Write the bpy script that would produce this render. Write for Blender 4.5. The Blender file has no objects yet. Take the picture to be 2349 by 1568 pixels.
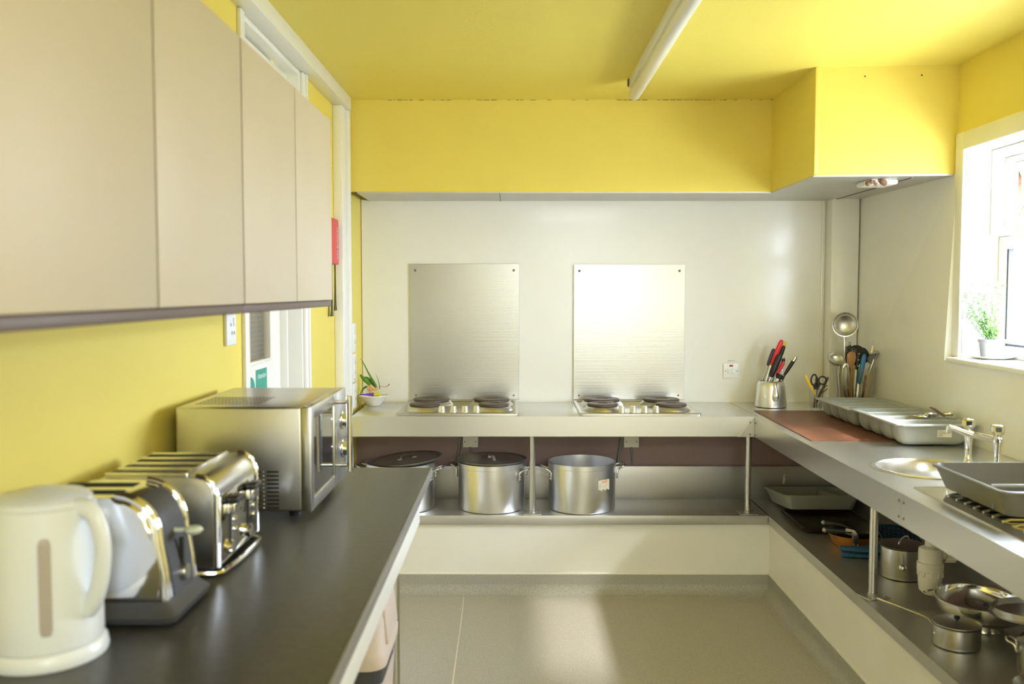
import bpy, bmesh, math, random
from math import pi, sin, cos, radians as R
from mathutils import Vector as V, Matrix

random.seed(7)
S = bpy.context.scene
COL = S.collection

# ------------------------------------------------------------------ camera
cam = bpy.data.cameras.new('camera')
cam.sensor_width = 36.0
cam.lens = 36.0 * 2100.0 / 2349.0
cam.clip_start = 0.05
cam.dof.use_dof = True
cam.dof.focus_distance = 4.7
cam.dof.aperture_fstop = 3.6
co = bpy.data.objects.new('camera', cam)
COL.objects.link(co)
co.location = (0, 0, 1.5)
co.rotation_euler = (pi / 2 - math.atan(116 / 2100.0), 0, math.atan(5.5 / 2100.0))
S.camera = co

# ------------------------------------------------------------------ daylight and added fill
S.view_settings.view_transform = 'Standard'
S.view_settings.look = 'None'
S.view_settings.gamma = 1.0
S.view_settings.use_curve_mapping = False
S.view_settings.exposure = 1.88
S.cycles.max_bounces = 12
S.cycles.diffuse_bounces = 8
S.cycles.glossy_bounces = 6
S.cycles.transparent_max_bounces = 12
S.cycles.caustics_reflective = True
S.cycles.blur_glossy = 0.6
S.cycles.caustics_refractive = False
S.cycles.sample_clamp_indirect = 6.0

SKY_HI, SKY_LO, GROUND = 14.5, 13.5, 7.0
world = bpy.data.worlds.new('sky')
S.world = world
world.use_nodes = True
nt = world.node_tree
nt.nodes.clear()
wo = nt.nodes.new('ShaderNodeOutputWorld')
bg = nt.nodes.new('ShaderNodeBackground')
tc = nt.nodes.new('ShaderNodeTexCoord')
sep = nt.nodes.new('ShaderNodeSeparateXYZ')
ramp = nt.nodes.new('ShaderNodeValToRGB')
mp = nt.nodes.new('ShaderNodeMapRange')
mp.inputs['From Min'].default_value = -1
mp.inputs['From Max'].default_value = 1
nt.links.new(tc.outputs['Generated'], sep.inputs[0])
nt.links.new(sep.outputs['Z'], mp.inputs['Value'])
nt.links.new(mp.outputs[0], ramp.inputs[0])
e = ramp.color_ramp.elements
e[0].position = 0.40; e[0].color = (GROUND * 0.86, GROUND * 0.95, GROUND * 0.95, 1)
e[1].position = 0.50; e[1].color = (SKY_LO * 0.87, SKY_LO * 0.97, SKY_LO * 1.18, 1)
e3 = ramp.color_ramp.elements.new(0.9)
e3.color = (SKY_HI * 0.80, SKY_HI * 0.92, SKY_HI * 1.18, 1)
nt.links.new(ramp.outputs[0], bg.inputs[0])
bg.inputs[1].default_value = 1.0
nt.links.new(bg.outputs[0], wo.inputs[0])


def area_light(name, loc, rot, sx, sy, power=None, color=(1, 1, 1)):
    """Rectangular area light: a portal that guides sky sampling, or an added fill lamp."""
    l = bpy.data.lights.new(name, 'AREA')
    l.shape = 'RECTANGLE'
    l.size, l.size_y = sx, sy
    l.color = color
    if power is None:
        l.cycles.is_portal = True
    else:
        l.energy = power
    o = bpy.data.objects.new(name, l)
    COL.objects.link(o)
    o.location = loc
    o.rotation_euler = rot
    return o


sun = bpy.data.lights.new('hazy_sun', 'SUN')
sun.energy = 7.0
sun.angle = R(9)
sun.color = (1.0, 0.97, 0.92)
so = bpy.data.objects.new('hazy_sun', sun)
COL.objects.link(so)
so.rotation_euler = V((-1.0, 0.40, -1.12)).to_track_quat('-Z', 'Y').to_euler()

# kitchen window on the right wall: sky portal
area_light('window_portal', (2.075, 3.20, 1.65), (0, R(90), 0), 0.86, 1.17)
# fill lamp added in front of the solid rear wall, which has no window
area_light('rear_fill', (1.25, -2.08, 1.36), (R(90), 0, 0), 1.1, 0.5, 2.0, (0.86, 0.94, 1))
# unseen fill lamp added under the ceiling behind the camera; no fitting there
area_light('ceiling_fill', (0.75, -1.3, 2.40), (0, 0, 0), 1.0, 1.0, 23.0, (0.85, 0.94, 1))


# ------------------------------------------------------------------ materials
MATS = {}


def mat(name, col, rough=0.5, metal=0.0, bump=0.0, bscale=200.0, var=0.0, vscale=20.0,
        stretch=(1, 1, 1), coat=0.0, spec=0.5, rvar=0.0, col2=None, detail=3.0):
    if name in MATS:
        return MATS[name]
    m = bpy.data.materials.new(name)
    m.use_nodes = True
    t = m.node_tree
    b = t.nodes['Principled BSDF']
    b.inputs['Base Color'].default_value = (*col, 1)
    b.inputs['Roughness'].default_value = rough
    b.inputs['Metallic'].default_value = metal
    b.inputs['Specular IOR Level'].default_value = spec
    if coat:
        b.inputs['Coat Weight'].default_value = coat
        b.inputs['Coat Roughness'].default_value = 0.06
    if bump or var or rvar:
        tcn = t.nodes.new('ShaderNodeTexCoord')
        mpn = t.nodes.new('ShaderNodeMapping')
        mpn.inputs['Scale'].default_value = stretch
        t.links.new(tcn.outputs['Object'], mpn.inputs[0])
    if var or rvar:
        n = t.nodes.new('ShaderNodeTexNoise')
        n.inputs['Scale'].default_value = vscale
        n.inputs['Detail'].default_value = detail
        t.links.new(mpn.outputs[0], n.inputs[0])
    if var:
        c = t.nodes.new('ShaderNodeValToRGB')
        d = col2 if col2 else tuple(max(0, x * (1 - var)) for x in col)
        c.color_ramp.elements[0].position = 0.32
        c.color_ramp.elements[1].position = 0.68
        c.color_ramp.elements[0].color = (*d, 1)
        c.color_ramp.elements[1].color = (*col, 1)
        t.links.new(n.outputs[0], c.inputs[0])
        t.links.new(c.outputs[0], b.inputs['Base Color'])
    if rvar:
        r = t.nodes.new('ShaderNodeMapRange')
        r.inputs['From Min'].default_value = 0.3
        r.inputs['From Max'].default_value = 0.7
        r.inputs['To Min'].default_value = rough - rvar
        r.inputs['To Max'].default_value = rough + rvar
        t.links.new(n.outputs[0], r.inputs[0])
        t.links.new(r.outputs[0], b.inputs['Roughness'])
    if bump:
        n2 = t.nodes.new('ShaderNodeTexNoise')
        n2.inputs['Scale'].default_value = bscale
        n2.inputs['Detail'].default_value = 2.0
        t.links.new(mpn.outputs[0], n2.inputs[0])
        bn = t.nodes.new('ShaderNodeBump')
        bn.inputs['Strength'].default_value = bump
        bn.inputs['Distance'].default_value = 0.002
        t.links.new(n2.outputs[0], bn.inputs['Height'])
        t.links.new(bn.outputs[0], b.inputs['Normal'])
    MATS[name] = m
    return m


def glass_mat(name, tint=(1, 1, 1), refl=0.08, rough=0.02):
    if name in MATS:
        return MATS[name]
    m = bpy.data.materials.new(name)
    m.use_nodes = True
    t = m.node_tree
    t.nodes.clear()
    o = t.nodes.new('ShaderNodeOutputMaterial')
    mx = t.nodes.new('ShaderNodeMixShader')
    tr = t.nodes.new('ShaderNodeBsdfTransparent')
    gl = t.nodes.new('ShaderNodeBsdfGlossy')
    fr = t.nodes.new('ShaderNodeLayerWeight')
    ad = t.nodes.new('ShaderNodeMath')
    ad.operation = 'MULTIPLY_ADD'
    fr.inputs['Blend'].default_value = 0.35
    ad.inputs[1].default_value = 0.6
    ad.inputs[2].default_value = refl
    tr.inputs[0].default_value = (*tint, 1)
    gl.inputs['Roughness'].default_value = rough
    t.links.new(fr.outputs['Facing'], ad.inputs[0])
    t.links.new(ad.outputs[0], mx.inputs[0])
    t.links.new(tr.outputs[0], mx.inputs[1])
    t.links.new(gl.outputs[0], mx.inputs[2])
    t.links.new(mx.outputs[0], o.inputs[0])
    MATS[name] = m
    return m


YELLOW = mat('yellow_paint', (0.80, 0.665, 0.135), 0.55, bump=0.25, bscale=160, var=0.03, vscale=3)
YELLOW_TEX = mat('yellow_ceiling_paint', (0.80, 0.67, 0.13), 0.5, bump=0.5, bscale=70, var=0.03, vscale=2)
WHITE_PANEL = mat('white_gloss_panel', (0.84, 0.83, 0.785), 0.20, coat=0.12, var=0.02, vscale=4)
WHITE_PAINT = mat('white_gloss_paint', (0.85, 0.85, 0.82), 0.3)
UPVC = mat('white_window_plastic', (0.86, 0.86, 0.85), 0.25)
CREAM = mat('cream_plinth_board', (0.83, 0.81, 0.745), 0.4, var=0.03, vscale=5)
VINYL = mat('speckled_vinyl', (0.50, 0.46, 0.39), 0.45, var=0.5, vscale=260, col2=(0.34, 0.32, 0.275), bump=0.1, bscale=300, detail=1.0)
VINYL_COVE = mat('speckled_vinyl_cove', (0.45, 0.43, 0.37), 0.45, var=0.5, vscale=260, col2=(0.29, 0.28, 0.245), detail=1.0)
WELD = mat('weld_bead', (0.62, 0.56, 0.47), 0.5)
MAUVE = mat('mauve_paint', (0.30, 0.205, 0.20), 0.6, bump=0.6, bscale=110, var=0.08, vscale=3)
CABINET = mat('beige_laminate', (0.58, 0.51, 0.385), 0.5, bump=0.12, bscale=260, var=0.03, vscale=4)
EDGE_BROWN = mat('brown_edge', (0.20, 0.15, 0.12), 0.5)
CARCASS = mat('brown_carcass', (0.13, 0.09, 0.075), 0.5)
STEEL = mat('satin_steel', (0.74, 0.74, 0.735), 0.30, 1.0)
STEEL_SHELF = mat('worn_steel_sheet', (0.60, 0.59, 0.57), 0.42, 0.85, var=0.05, vscale=6)
STEEL_BRUSH = mat('brushed_steel', (0.62, 0.615, 0.60), 0.28, 1.0)
SPLASH = mat('splash_steel', (0.60, 0.60, 0.605), 0.27, 1.0, bump=0.10, bscale=20, stretch=(0.08, 1, 12))
CHROME = mat('chrome', (0.80, 0.80, 0.80), 0.08, 1.0)
ALU = mat('pot_aluminium', (0.84, 0.84, 0.845), 0.33, 1.0)
ALU_DULL = mat('dull_lid_aluminium', (0.42, 0.41, 0.40), 0.42, 1.0, rvar=0.08, vscale=9)
BLACK = mat('black_plastic', (0.018, 0.018, 0.018), 0.4)
BLACK_SOFT = mat('charcoal_plastic', (0.045, 0.045, 0.05), 0.5)
WORKTOP = mat('dark_laminate', (0.050, 0.047, 0.039), 0.36, var=0.35, vscale=60, bump=0.1, bscale=150)
EDGE = mat('grey_edge_strip', (0.20, 0.195, 0.19), 0.35)
WHITE_PLASTIC = mat('white_plastic', (0.84, 0.85, 0.85), 0.28)
KETTLE_WHITE = mat('cool_white_plastic', (0.76, 0.80, 0.86), 0.28)
OFFWHITE = mat('ivory_plastic', (0.82, 0.80, 0.74), 0.35)
GREY_TUB = mat('grey_tray_plastic', (0.36, 0.375, 0.345), 0.32)
GREY_BOWL = mat('dark_grey_tub_plastic', (0.15, 0.147, 0.135), 0.35)
BROWN_BOARD = mat('brown_board', (0.175, 0.062, 0.030), 0.42, var=0.3, vscale=16, bump=0.08, bscale=80)
IRON = mat('cast_iron_plate', (0.085, 0.06, 0.052), 0.42, bump=0.1, bscale=90)
RED = mat('red_plastic', (0.75, 0.025, 0.045), 0.35)
RED_CASE = mat('red_case', (0.72, 0.05, 0.06), 0.4)
YEL_PL = mat('yellow_plastic', (0.85, 0.55, 0.03), 0.4)
BLUE_PL = mat('blue_plastic', (0.03, 0.19, 0.48), 0.4)
BLUE_CLOTH = mat('blue_cloth', (0.035, 0.12, 0.27), 0.85, bump=0.3, bscale=300)
BLUE_DARK = mat('navy_cloth', (0.012, 0.035, 0.085), 0.85, bump=0.3, bscale=300)
DOT = mat('pale_blue_dot', (0.22, 0.33, 0.45), 0.8)
WOOD = mat('pale_wood', (0.50, 0.25, 0.10), 0.55, var=0.25, vscale=8, stretch=(6, 6, 0.6))
WOOD_PALE = mat('straw_wood', (0.58, 0.40, 0.20), 0.55, var=0.2, vscale=8, stretch=(6, 6, 0.6))
WOOD_DK = mat('dark_wood', (0.12, 0.045, 0.028), 0.5, var=0.3, vscale=9)
GREEN_SIGN = mat('green_sign', (0.01, 0.34, 0.26), 0.4)
LEAF = mat('leaf_green', (0.12, 0.30, 0.03), 0.5, var=0.4, vscale=40)
ROSEMARY = mat('rosemary_green', (0.20, 0.38, 0.10), 0.55, var=0.35, vscale=40)
STEM_BROWN = mat('dry_stem', (0.35, 0.13, 0.05), 0.7)
PETAL = mat('peach_petal', (0.85, 0.50, 0.20), 0.6, var=0.3, vscale=60)
PURPLE = mat('purple_card', (0.22, 0.05, 0.60), 0.5)
LIME = mat('lime_card', (0.60, 0.62, 0.02), 0.5)
CERAMIC = mat('white_ceramic', (0.82, 0.80, 0.74), 0.15)
POT_GREY = mat('grey_flowerpot', (0.30, 0.30, 0.32), 0.45)
SOIL = mat('soil', (0.05, 0.035, 0.025), 0.9)
COPPER = mat('copper_enamel', (0.68, 0.30, 0.07), 0.28, 0.5, var=0.25, vscale=18)
PAN_DARK = mat('dark_nonstick', (0.035, 0.03, 0.028), 0.35)
BAKE = mat('baked_tin', (0.06, 0.042, 0.032), 0.32, 0.55, var=0.3, vscale=15)
BEIGE_BIN = mat('beige_bin_plastic', (0.56, 0.47, 0.40), 0.4)
TRAP_WHITE = mat('trap_plastic', (0.74, 0.72, 0.66), 0.4)
STICKER = mat('paper_sticker', (0.78, 0.74, 0.66), 0.6)
TORN = mat('torn_label_paper', (0.70, 0.62, 0.46), 0.7, var=0.2, vscale=40)
TAN = mat('tan_paper', (0.42, 0.30, 0.18), 0.7)
GREY_CABLE = mat('grey_cable', (0.20, 0.20, 0.18), 0.5)
DARK_GLASS = mat('dark_oven_glass', (0.03, 0.03, 0.03), 0.05, coat=0.5)
DOOR_GLASS = mat('wired_door_glass', (0.25, 0.22, 0.17), 0.12, var=0.25, vscale=5)
INK = mat('dark_ink', (0.02, 0.02, 0.02), 0.6)
HOLE = mat('vent_black', (0.01, 0.008, 0.006), 0.8)
NEON = mat('red_neon', (0.35, 0.02, 0.03), 0.3)
RUST = mat('rusty_metal', (0.28, 0.15, 0.08), 0.7, var=0.5, vscale=60)
GAUGE = mat('kettle_gauge', (0.42, 0.37, 0.33), 0.35)
GLASS = glass_mat('clear_glass', (0.97, 0.98, 0.97), 0.04)
PANE = glass_mat('window_glass', (0.98, 0.99, 0.99), 0.03)
CLEAR_PL = glass_mat('clear_plastic', (0.93, 0.92, 0.87), 0.05, 0.05)


# ------------------------------------------------------------------ geometry helpers
class MB:
    """Collects shapes given in world coordinates; build() links them as one mesh object."""

    def __init__(self):
        self.bm = bmesh.new()

    def _merge(self, b, M=None):
        if M is not None:
            bmesh.ops.transform(b, matrix=M, verts=b.verts)
        me = bpy.data.meshes.new('tmp')
        b.to_mesh(me)
        b.free()
        self.bm.from_mesh(me)
        bpy.data.meshes.remove(me)
        return self

    def box(self, a, c, bev=0.0, seg=2, M=None):
        b = bmesh.new()
        bmesh.ops.create_cube(b, size=1.0)
        lo = V([min(a[i], c[i]) for i in range(3)])
        hi = V([max(a[i], c[i]) for i in range(3)])
        for v in b.verts:
            v.co = V([(lo[i] + hi[i]) / 2 + v.co[i] * (hi[i] - lo[i]) for i in range(3)])
        if bev:
            bmesh.ops.bevel(b, geom=b.edges[:], offset=min(bev, min(hi - lo) * 0.49), segments=seg, affect='EDGES', profile=0.5)
        return self._merge(b, M)

    def hexa(self, pts):
        """eight corners: bottom ring of four then top ring of four"""
        b = bmesh.new()
        vs = [b.verts.new(p) for p in pts]
        for f in ((0, 1, 2, 3), (4, 5, 6, 7), (0, 1, 5, 4), (1, 2, 6, 5), (2, 3, 7, 6), (3, 0, 4, 7)):
            b.faces.new([vs[i] for i in f])
        return self._merge(b)

    def loft(self, loops, cap0=True, cap1=True, closed=True, M=None):
        b = bmesh.new()
        rows = [[b.verts.new(p) for p in l] for l in loops]
        n = len(rows[0])
        for i in range(len(rows) - 1):
            for j in range(n if closed else n - 1):
                k = (j + 1) % n
                b.faces.new((rows[i][j], rows[i][k], rows[i + 1][k], rows[i + 1][j]))
        if cap0:
            b.faces.new(rows[0])
        if cap1:
            b.faces.new(rows[-1])
        return self._merge(b, M)

    def lathe(self, prof, c=(0, 0, 0), seg=36, M=None):
        """profile of (radius, height) turned about the vertical through c; radius 0 makes a pole"""
        b = bmesh.new()
        rows = []
        for r, z in prof:
            if r < 1e-6:
                rows.append([b.verts.new((0, 0, z))])
            else:
                rows.append([b.verts.new((r * cos(2 * pi * k / seg), r * sin(2 * pi * k / seg), z)) for k in range(seg)])
        for A, B in zip(rows, rows[1:]):
            if len(A) == 1 and len(B) == 1:
                continue
            for k in range(seg):
                k2 = (k + 1) % seg
                if len(A) == 1:
                    b.faces.new((A[0], B[k], B[k2]))
                elif len(B) == 1:
                    b.faces.new((A[k], A[k2], B[0]))
                else:
                    b.faces.new((A[k], A[k2], B[k2], B[k]))
        T = Matrix.Translation(V(c))
        return self._merge(b, T @ M if M is not None else T)

    def tube(self, pts, r, seg=10, flat=1.0, up=None, smooth=0):
        """round bar through points; r may be a list; flat squashes it along the 'up' axis"""
        pts = [V(p) for p in pts]
        rs = list(r) if isinstance(r, (list, tuple)) else [r] * len(pts)
        for _ in range(smooth):
            q, qr = [pts[0]], [rs[0]]
            for i in range(len(pts) - 1):
                q += [pts[i].lerp(pts[i + 1], 0.25), pts[i].lerp(pts[i + 1], 0.75)]
                qr += [rs[i] * 0.75 + rs[i + 1] * 0.25, rs[i] * 0.25 + rs[i + 1] * 0.75]
            q.append(pts[-1]); qr.append(rs[-1])
            pts, rs = q, qr
        loops = []
        ref = V(up) if up else None
        for i, p in enumerate(pts):
            d = (pts[min(i + 1, len(pts) - 1)] - pts[max(i - 1, 0)])
            d = d.normalized() if d.length > 1e-9 else V((0, 0, 1))
            if ref is None:
                ref = V((0, 0, 1)) if abs(d.z) < 0.9 else V((0, 1, 0))
            s = d.cross(ref)
            if s.length < 1e-6:
                s = d.orthogonal()
            s.normalize()
            u = s.cross(d).normalized()
            if not up:
                ref = u
            loops.append([p + s * cos(2 * pi * k / seg) * rs[i] + u * sin(2 * pi * k / seg) * rs[i] * flat for k in range(seg)])
        return self.loft(loops)

    def cyl(self, a, b_, r, seg=20, bev=0.0):
        a, b_ = V(a), V(b_)
        if bev:
            d = (b_ - a).normalized()
            return self.tube([a, a + d * 1e-4, a + d * bev, b_ - d * bev, b_ - d * 1e-4, b_], [0.0005, r - bev, r, r, r - bev, 0.0005], seg)
        return self.tube([a, b_], r, seg)

    def prism(self, poly, axis, a, b_, bev=0.0, seg=2):
        """polygon of 2-D points extruded along axis ('x','y','z') from a to b"""
        b = bmesh.new()

        def p3(p, h):
            return {'x': (h, p[0], p[1]), 'y': (p[0], h, p[1]), 'z': (p[0], p[1], h)}[axis]
        A = [b.verts.new(p3(p, a)) for p in poly]
        B = [b.verts.new(p3(p, b_)) for p in poly]
        n = len(poly)
        fa, fb = b.faces.new(A), b.faces.new(B)
        for i in range(n):
            b.faces.new((A[i], A[(i + 1) % n], B[(i + 1) % n], B[i]))
        if bev:
            es = list(fa.edges) + list(fb.edges)
            bmesh.ops.bevel(b, geom=es, offset=bev, segments=seg, affect='EDGES', profile=0.5)
        return self._merge(b)

    def ball(self, c, r, seg=16, sc=(1, 1, 1), M=None):
        b = bmesh.new()
        bmesh.ops.create_uvsphere(b, u_segments=seg, v_segments=max(6, seg // 2), radius=r)
        for v in b.verts:
            v.co = V((v.co.x * sc[0], v.co.y * sc[1], v.co.z * sc[2]))
        T = Matrix.Translation(V(c))
        return self._merge(b, T @ M if M is not None else T)

    def quad(self, pts):
        b = bmesh.new()
        b.faces.new([b.verts.new(p) for p in pts])
        return self._merge(b)

    def transform(self, M):
        bmesh.ops.transform(self.bm, matrix=M, verts=self.bm.verts)
        return self

    def build(self, name, m, parent=None, sharp=38, smooth=True):
        bm = self.bm
        bmesh.ops.recalc_face_normals(bm, faces=bm.faces)
        if parent is not None:
            off = V((0, 0, 0))
            q = parent
            while q is not None:
                off += V(q.location)
                q = q.parent
            bmesh.ops.translate(bm, vec=-off, verts=bm.verts)
        me = bpy.data.meshes.new(name)
        bm.to_mesh(me)
        bm.free()
        me.materials.append(m)
        if smooth:
            me.shade_smooth()
            me.set_sharp_from_angle(angle=R(sharp))
        o = bpy.data.objects.new(name, me)
        COL.objects.link(o)
        if parent is not None:
            o.parent = parent
        return o


def rrect(cx, cy, hx, hy, r, z, n=5):
    r = max(1e-4, min(r, hx * 0.999, hy * 0.999))
    out = []
    for sx, sy, a0 in ((1, 1, 0), (-1, 1, 90), (-1, -1, 180), (1, -1, 270)):
        for k in range(n + 1):
            a = R(a0 + 90.0 * k / n)
            out.append((cx + sx * (hx - r) + r * cos(a), cy + sy * (hy - r) + r * sin(a), z))
    return out


def tub(mb, cx, cy, z0, hx0, hy0, z1, hx1, hy1, r=0.02, t=0.003, fil=0.008, lip=0.0, M=None):
    """open box with rounded corners, a filleted bottom and an optional outward rim"""
    L = []
    f = fil
    L.append(rrect(cx, cy, hx0 - f, hy0 - f, r, z0))
    L.append(rrect(cx, cy, hx0 - f * 0.3, hy0 - f * 0.3, r, z0 + f * 0.3))
    L.append(rrect(cx, cy, hx0, hy0, r, z0 + f))
    if lip:
        L.append(rrect(cx, cy, hx1, hy1, r, z1 - 0.006))
        L.append(rrect(cx, cy, hx1 + lip, hy1 + lip, r + lip, z1 - 0.007))
        L.append(rrect(cx, cy, hx1 + lip + 0.001, hy1 + lip + 0.001, r + lip, z1 - 0.002))
        L.append(rrect(cx, cy, hx1 + lip - 0.002, hy1 + lip - 0.002, r + lip, z1))
    else:
        L.append(rrect(cx, cy, hx1, hy1, r, z1))
    L.append(rrect(cx, cy, hx1 - t + 0.001, hy1 - t + 0.001, r, z1))
    L.append(rrect(cx, cy, hx1 - t, hy1 - t, r, z1 - 0.002))
    L.append(rrect(cx, cy, hx0 - t, hy0 - t, r, z0 + f + t))
    L.append(rrect(cx, cy, hx0 - t - f, hy0 - t - f, r, z0 + t))
    return mb.loft(L, True, True, True, M)


def frame(mb, x0, x1, y0, y1, z0, z1, w, bev=0.003, wr=None, M=None):
    """four bars round an opening in a wall facing along x: full-height stiles, rails between them"""
    wr = w if wr is None else wr
    mb.box((x0, y0, z0), (x1, y0 + w, z1), bev, 2, M)
    mb.box((x0, y1 - w, z0), (x1, y1, z1), bev, 2, M)
    mb.box((x0, y0 + w, z0), (x1, y1 - w, z0 + wr), bev, 2, M)
    mb.box((x0, y0 + w, z1 - wr), (x1, y1 - w, z1), bev, 2, M)
    return mb


def setp(o, label, cat=None, group=None, kind=None):
    if label:
        o['label'] = label
    if cat:
        o['category'] = cat
    if group:
        o['group'] = group
    if kind:
        o['kind'] = kind
    return o


def thing(name, label, cat, loc=(0, 0, 0), group=None):
    o = bpy.data.objects.new(name, None)
    o.empty_display_size = 0.05
    COL.objects.link(o)
    o.location = loc
    return setp(o, label, cat, group)


def struct(name):
    o = bpy.data.objects.new(name, None)
    COL.objects.link(o)
    o['kind'] = 'structure'
    return o


def sbuild(mb, name, m, **k):
    return setp(mb.build(name, m, **k), None, kind='structure')


def copy_tree(o, parent=None):
    c = o.copy()
    COL.objects.link(c)
    if parent is not None:
        c.parent = parent
    for ch in o.children:
        copy_tree(ch, c)
    return c


def text_part(name, body, size, M, m, parent, depth=0.0004, align='LEFT'):
    cu = bpy.data.curves.new('t', 'FONT')
    cu.body = body
    cu.size = size
    cu.extrude = depth
    cu.align_x = align
    to = bpy.data.objects.new('t', cu)
    COL.objects.link(to)
    bpy.context.view_layer.update()
    me = bpy.data.meshes.new_from_object(to.evaluated_get(bpy.context.evaluated_depsgraph_get()))
    bpy.data.objects.remove(to)
    mb = MB()
    mb.bm.from_mesh(me)
    bpy.data.meshes.remove(me)
    mb.transform(M)
    return mb.build(name, m, parent, smooth=False)


def aim(a, d):
    """matrix taking +Z to direction d, placed at a"""
    return Matrix.Translation(V(a)) @ V(d).to_track_quat('Z', 'Y').to_matrix().to_4x4()


# ------------------------------------------------------------------ the room
FZ = 0.03      # floor level
CZ = 2.44      # ceiling
fl = sbuild(MB().box((-0.95, -2.2, FZ - 0.1), (1.95, 5.05, FZ)), 'floor', VINYL)
seam = MB().tube([(-0.245, 4.34, FZ + 0.0005), (-0.238, 4.0, FZ + 0.0005), (-0.232, 3.2, FZ + 0.0005), (-0.23, 1.0, FZ + 0.0005), (-0.23, -2.1, FZ + 0.0005)], 0.0035, 6, flat=0.4, up=(0, 0, 1)).build('weld_seam', WELD, fl)
sbuild(MB().box((-1.05, -2.3, CZ), (2.05, 5.05, CZ + 0.1)), 'ceiling', YELLOW_TEX)

WLX, WRX, WBY = -0.86, 1.85, 4.955
# left wall with the door opening
D0, D1, DT = 2.925, 3.715, 2.3785
wl = MB()
wl.box((WLX - 0.22, -2.2, FZ), (WLX, D0, CZ))
wl.box((WLX - 0.22, D1, FZ), (WLX, 5.05, CZ))
wl.box((WLX - 0.22, D0, DT), (WLX, D1, CZ))
wl.box((WLX - 0.001, 4.50, FZ), (-0.826, 4.955, CZ))
sbuild(wl, 'wall_left', YELLOW)
# back wall
sbuild(MB().box((-1.05, WBY, FZ), (2.05, 5.10, CZ)), 'wall_back', YELLOW)
sbuild(MB().box((-0.826, 4.748, FZ), (1.75, 4.9549, 0.872)), 'wall_back_lower', MAUVE)
sbuild(MB().box((1.70, 0.75, FZ), (1.8499, 4.748, 0.872)), 'wall_right_lower', MAUVE)
# right wall with the window opening
W0, W1, WZ0, WZ1 = 2.62, 3.787, 1.226, 2.079
wr = MB()
wr.box((WRX, -2.2, FZ), (WRX + 0.215, 5.05, WZ0))
wr.box((WRX, -2.2, WZ1), (WRX + 0.215, 5.05, CZ))
wr.box((WRX, W1, WZ0), (WRX + 0.215, 5.05, WZ1))
wr.box((WRX, -2.2, WZ0), (WRX + 0.215, W0, WZ1))
sbuild(wr, 'wall_right', YELLOW)
# wall behind the camera
rr = MB().box((-1.05, -2.2, FZ), (2.15, -2.1, CZ))
sbuild(rr, 'wall_rear', mat('pale_rear_paint', (0.74, 0.76, 0.78), 0.6))

# glossy white wall panels
pb = struct('trim_panels')
pb.name = 'trim_3'
MB().box((-0.822, 4.945, 0.9), (1.668, 4.9549, 1.99)).build('back_panel', WHITE_PANEL, pb)
MB().box((1.668, 4.84, 0.9), (1.813, 4.9549, 1.988), 0.006).build('corner_boxing', WHITE_PANEL, pb)
MB().box((1.648, 4.938, 0.9), (1.668, 4.946, 1.988), 0.002).build('joint_strip', WHITE_PANEL, pb)
MB().hexa([(1.793, 3.845, 0.9), (1.8499, 3.845, 0.9), (1.8499, 4.955, 0.9), (1.815, 4.955, 0.9),
           (1.842, 3.845, 1.992), (1.8499, 3.845, 1.992), (1.8499, 4.955, 1.992), (1.818, 4.955, 1.992)]).build('side_panel', WHITE_PANEL, pb)
MB().hexa([(1.793, 0.8, 0.9), (1.8499, 0.8, 0.9), (1.8499, 3.845, 0.9), (1.793, 3.845, 0.9),
           (1.806, 0.8, 1.212), (1.8499, 0.8, 1.212), (1.8499, 3.845, 1.212), (1.806, 3.845, 1.212)]).build('sill_panel', WHITE_PANEL, pb)

# timber beam and post framing the left side
sbuild(MB().box((WLX, -2.1, 2.378), (-0.795, 4.515, CZ), 0.004), 'trim_1', WHITE_PAINT)
tp = MB()
tp.box((WLX, 4.37, FZ), (-0.815, 4.50, 2.378), 0.004)
tp.box((-0.84, 4.50, FZ), (-0.803, 4.535, 2.378), 0.004)
sbuild(tp, 'trim_2', WHITE_PAINT)

# low boards under the bottom shelves, and the coved vinyl skirting
pl = struct('trim_4')
MB().box((-0.826, 4.385, 0.05), (1.2395, 4.41, 0.379)).build('plinth_board', CREAM, pl)
MB().box((1.237, 0.75, 0.05), (1.26, 4.386, 0.379)).build('plinth_board', CREAM, pl)
MB().box((-0.826, 4.380, 0.1265), (1.2375, 4.386, 0.1345), 0.002).build('capping_strip', CREAM, pl)
MB().box((1.232, 0.75, 0.1265), (1.238, 4.386, 0.1345), 0.002).build('capping_strip', CREAM, pl)


def cove(d):
    pr = [(0.0, FZ + 0.097), (0.003, FZ + 0.097), (0.0035, FZ + 0.05)]
    for k in range(8):
        a = R(90.0 * k / 7)
        pr.append((0.0035 + 0.045 * (1 - cos(a)), FZ + 0.05 - 0.048 * sin(a)))
    pr += [(0.05, FZ), (0.0, FZ)]
    return pr


p = cove(0)
sbuild(MB().loft([[(-0.82, 4.384 - o, z) for o, z in p], [(1.236, 4.384 - o, z) for o, z in p]]), 'baseboard_back', VINYL_COVE)
sbuild(MB().loft([[(1.236 - o, 0.75, z) for o, z in p], [(1.236 - o, 4.384, z) for o, z in p]]), 'baseboard_right', VINYL_COVE)

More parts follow.
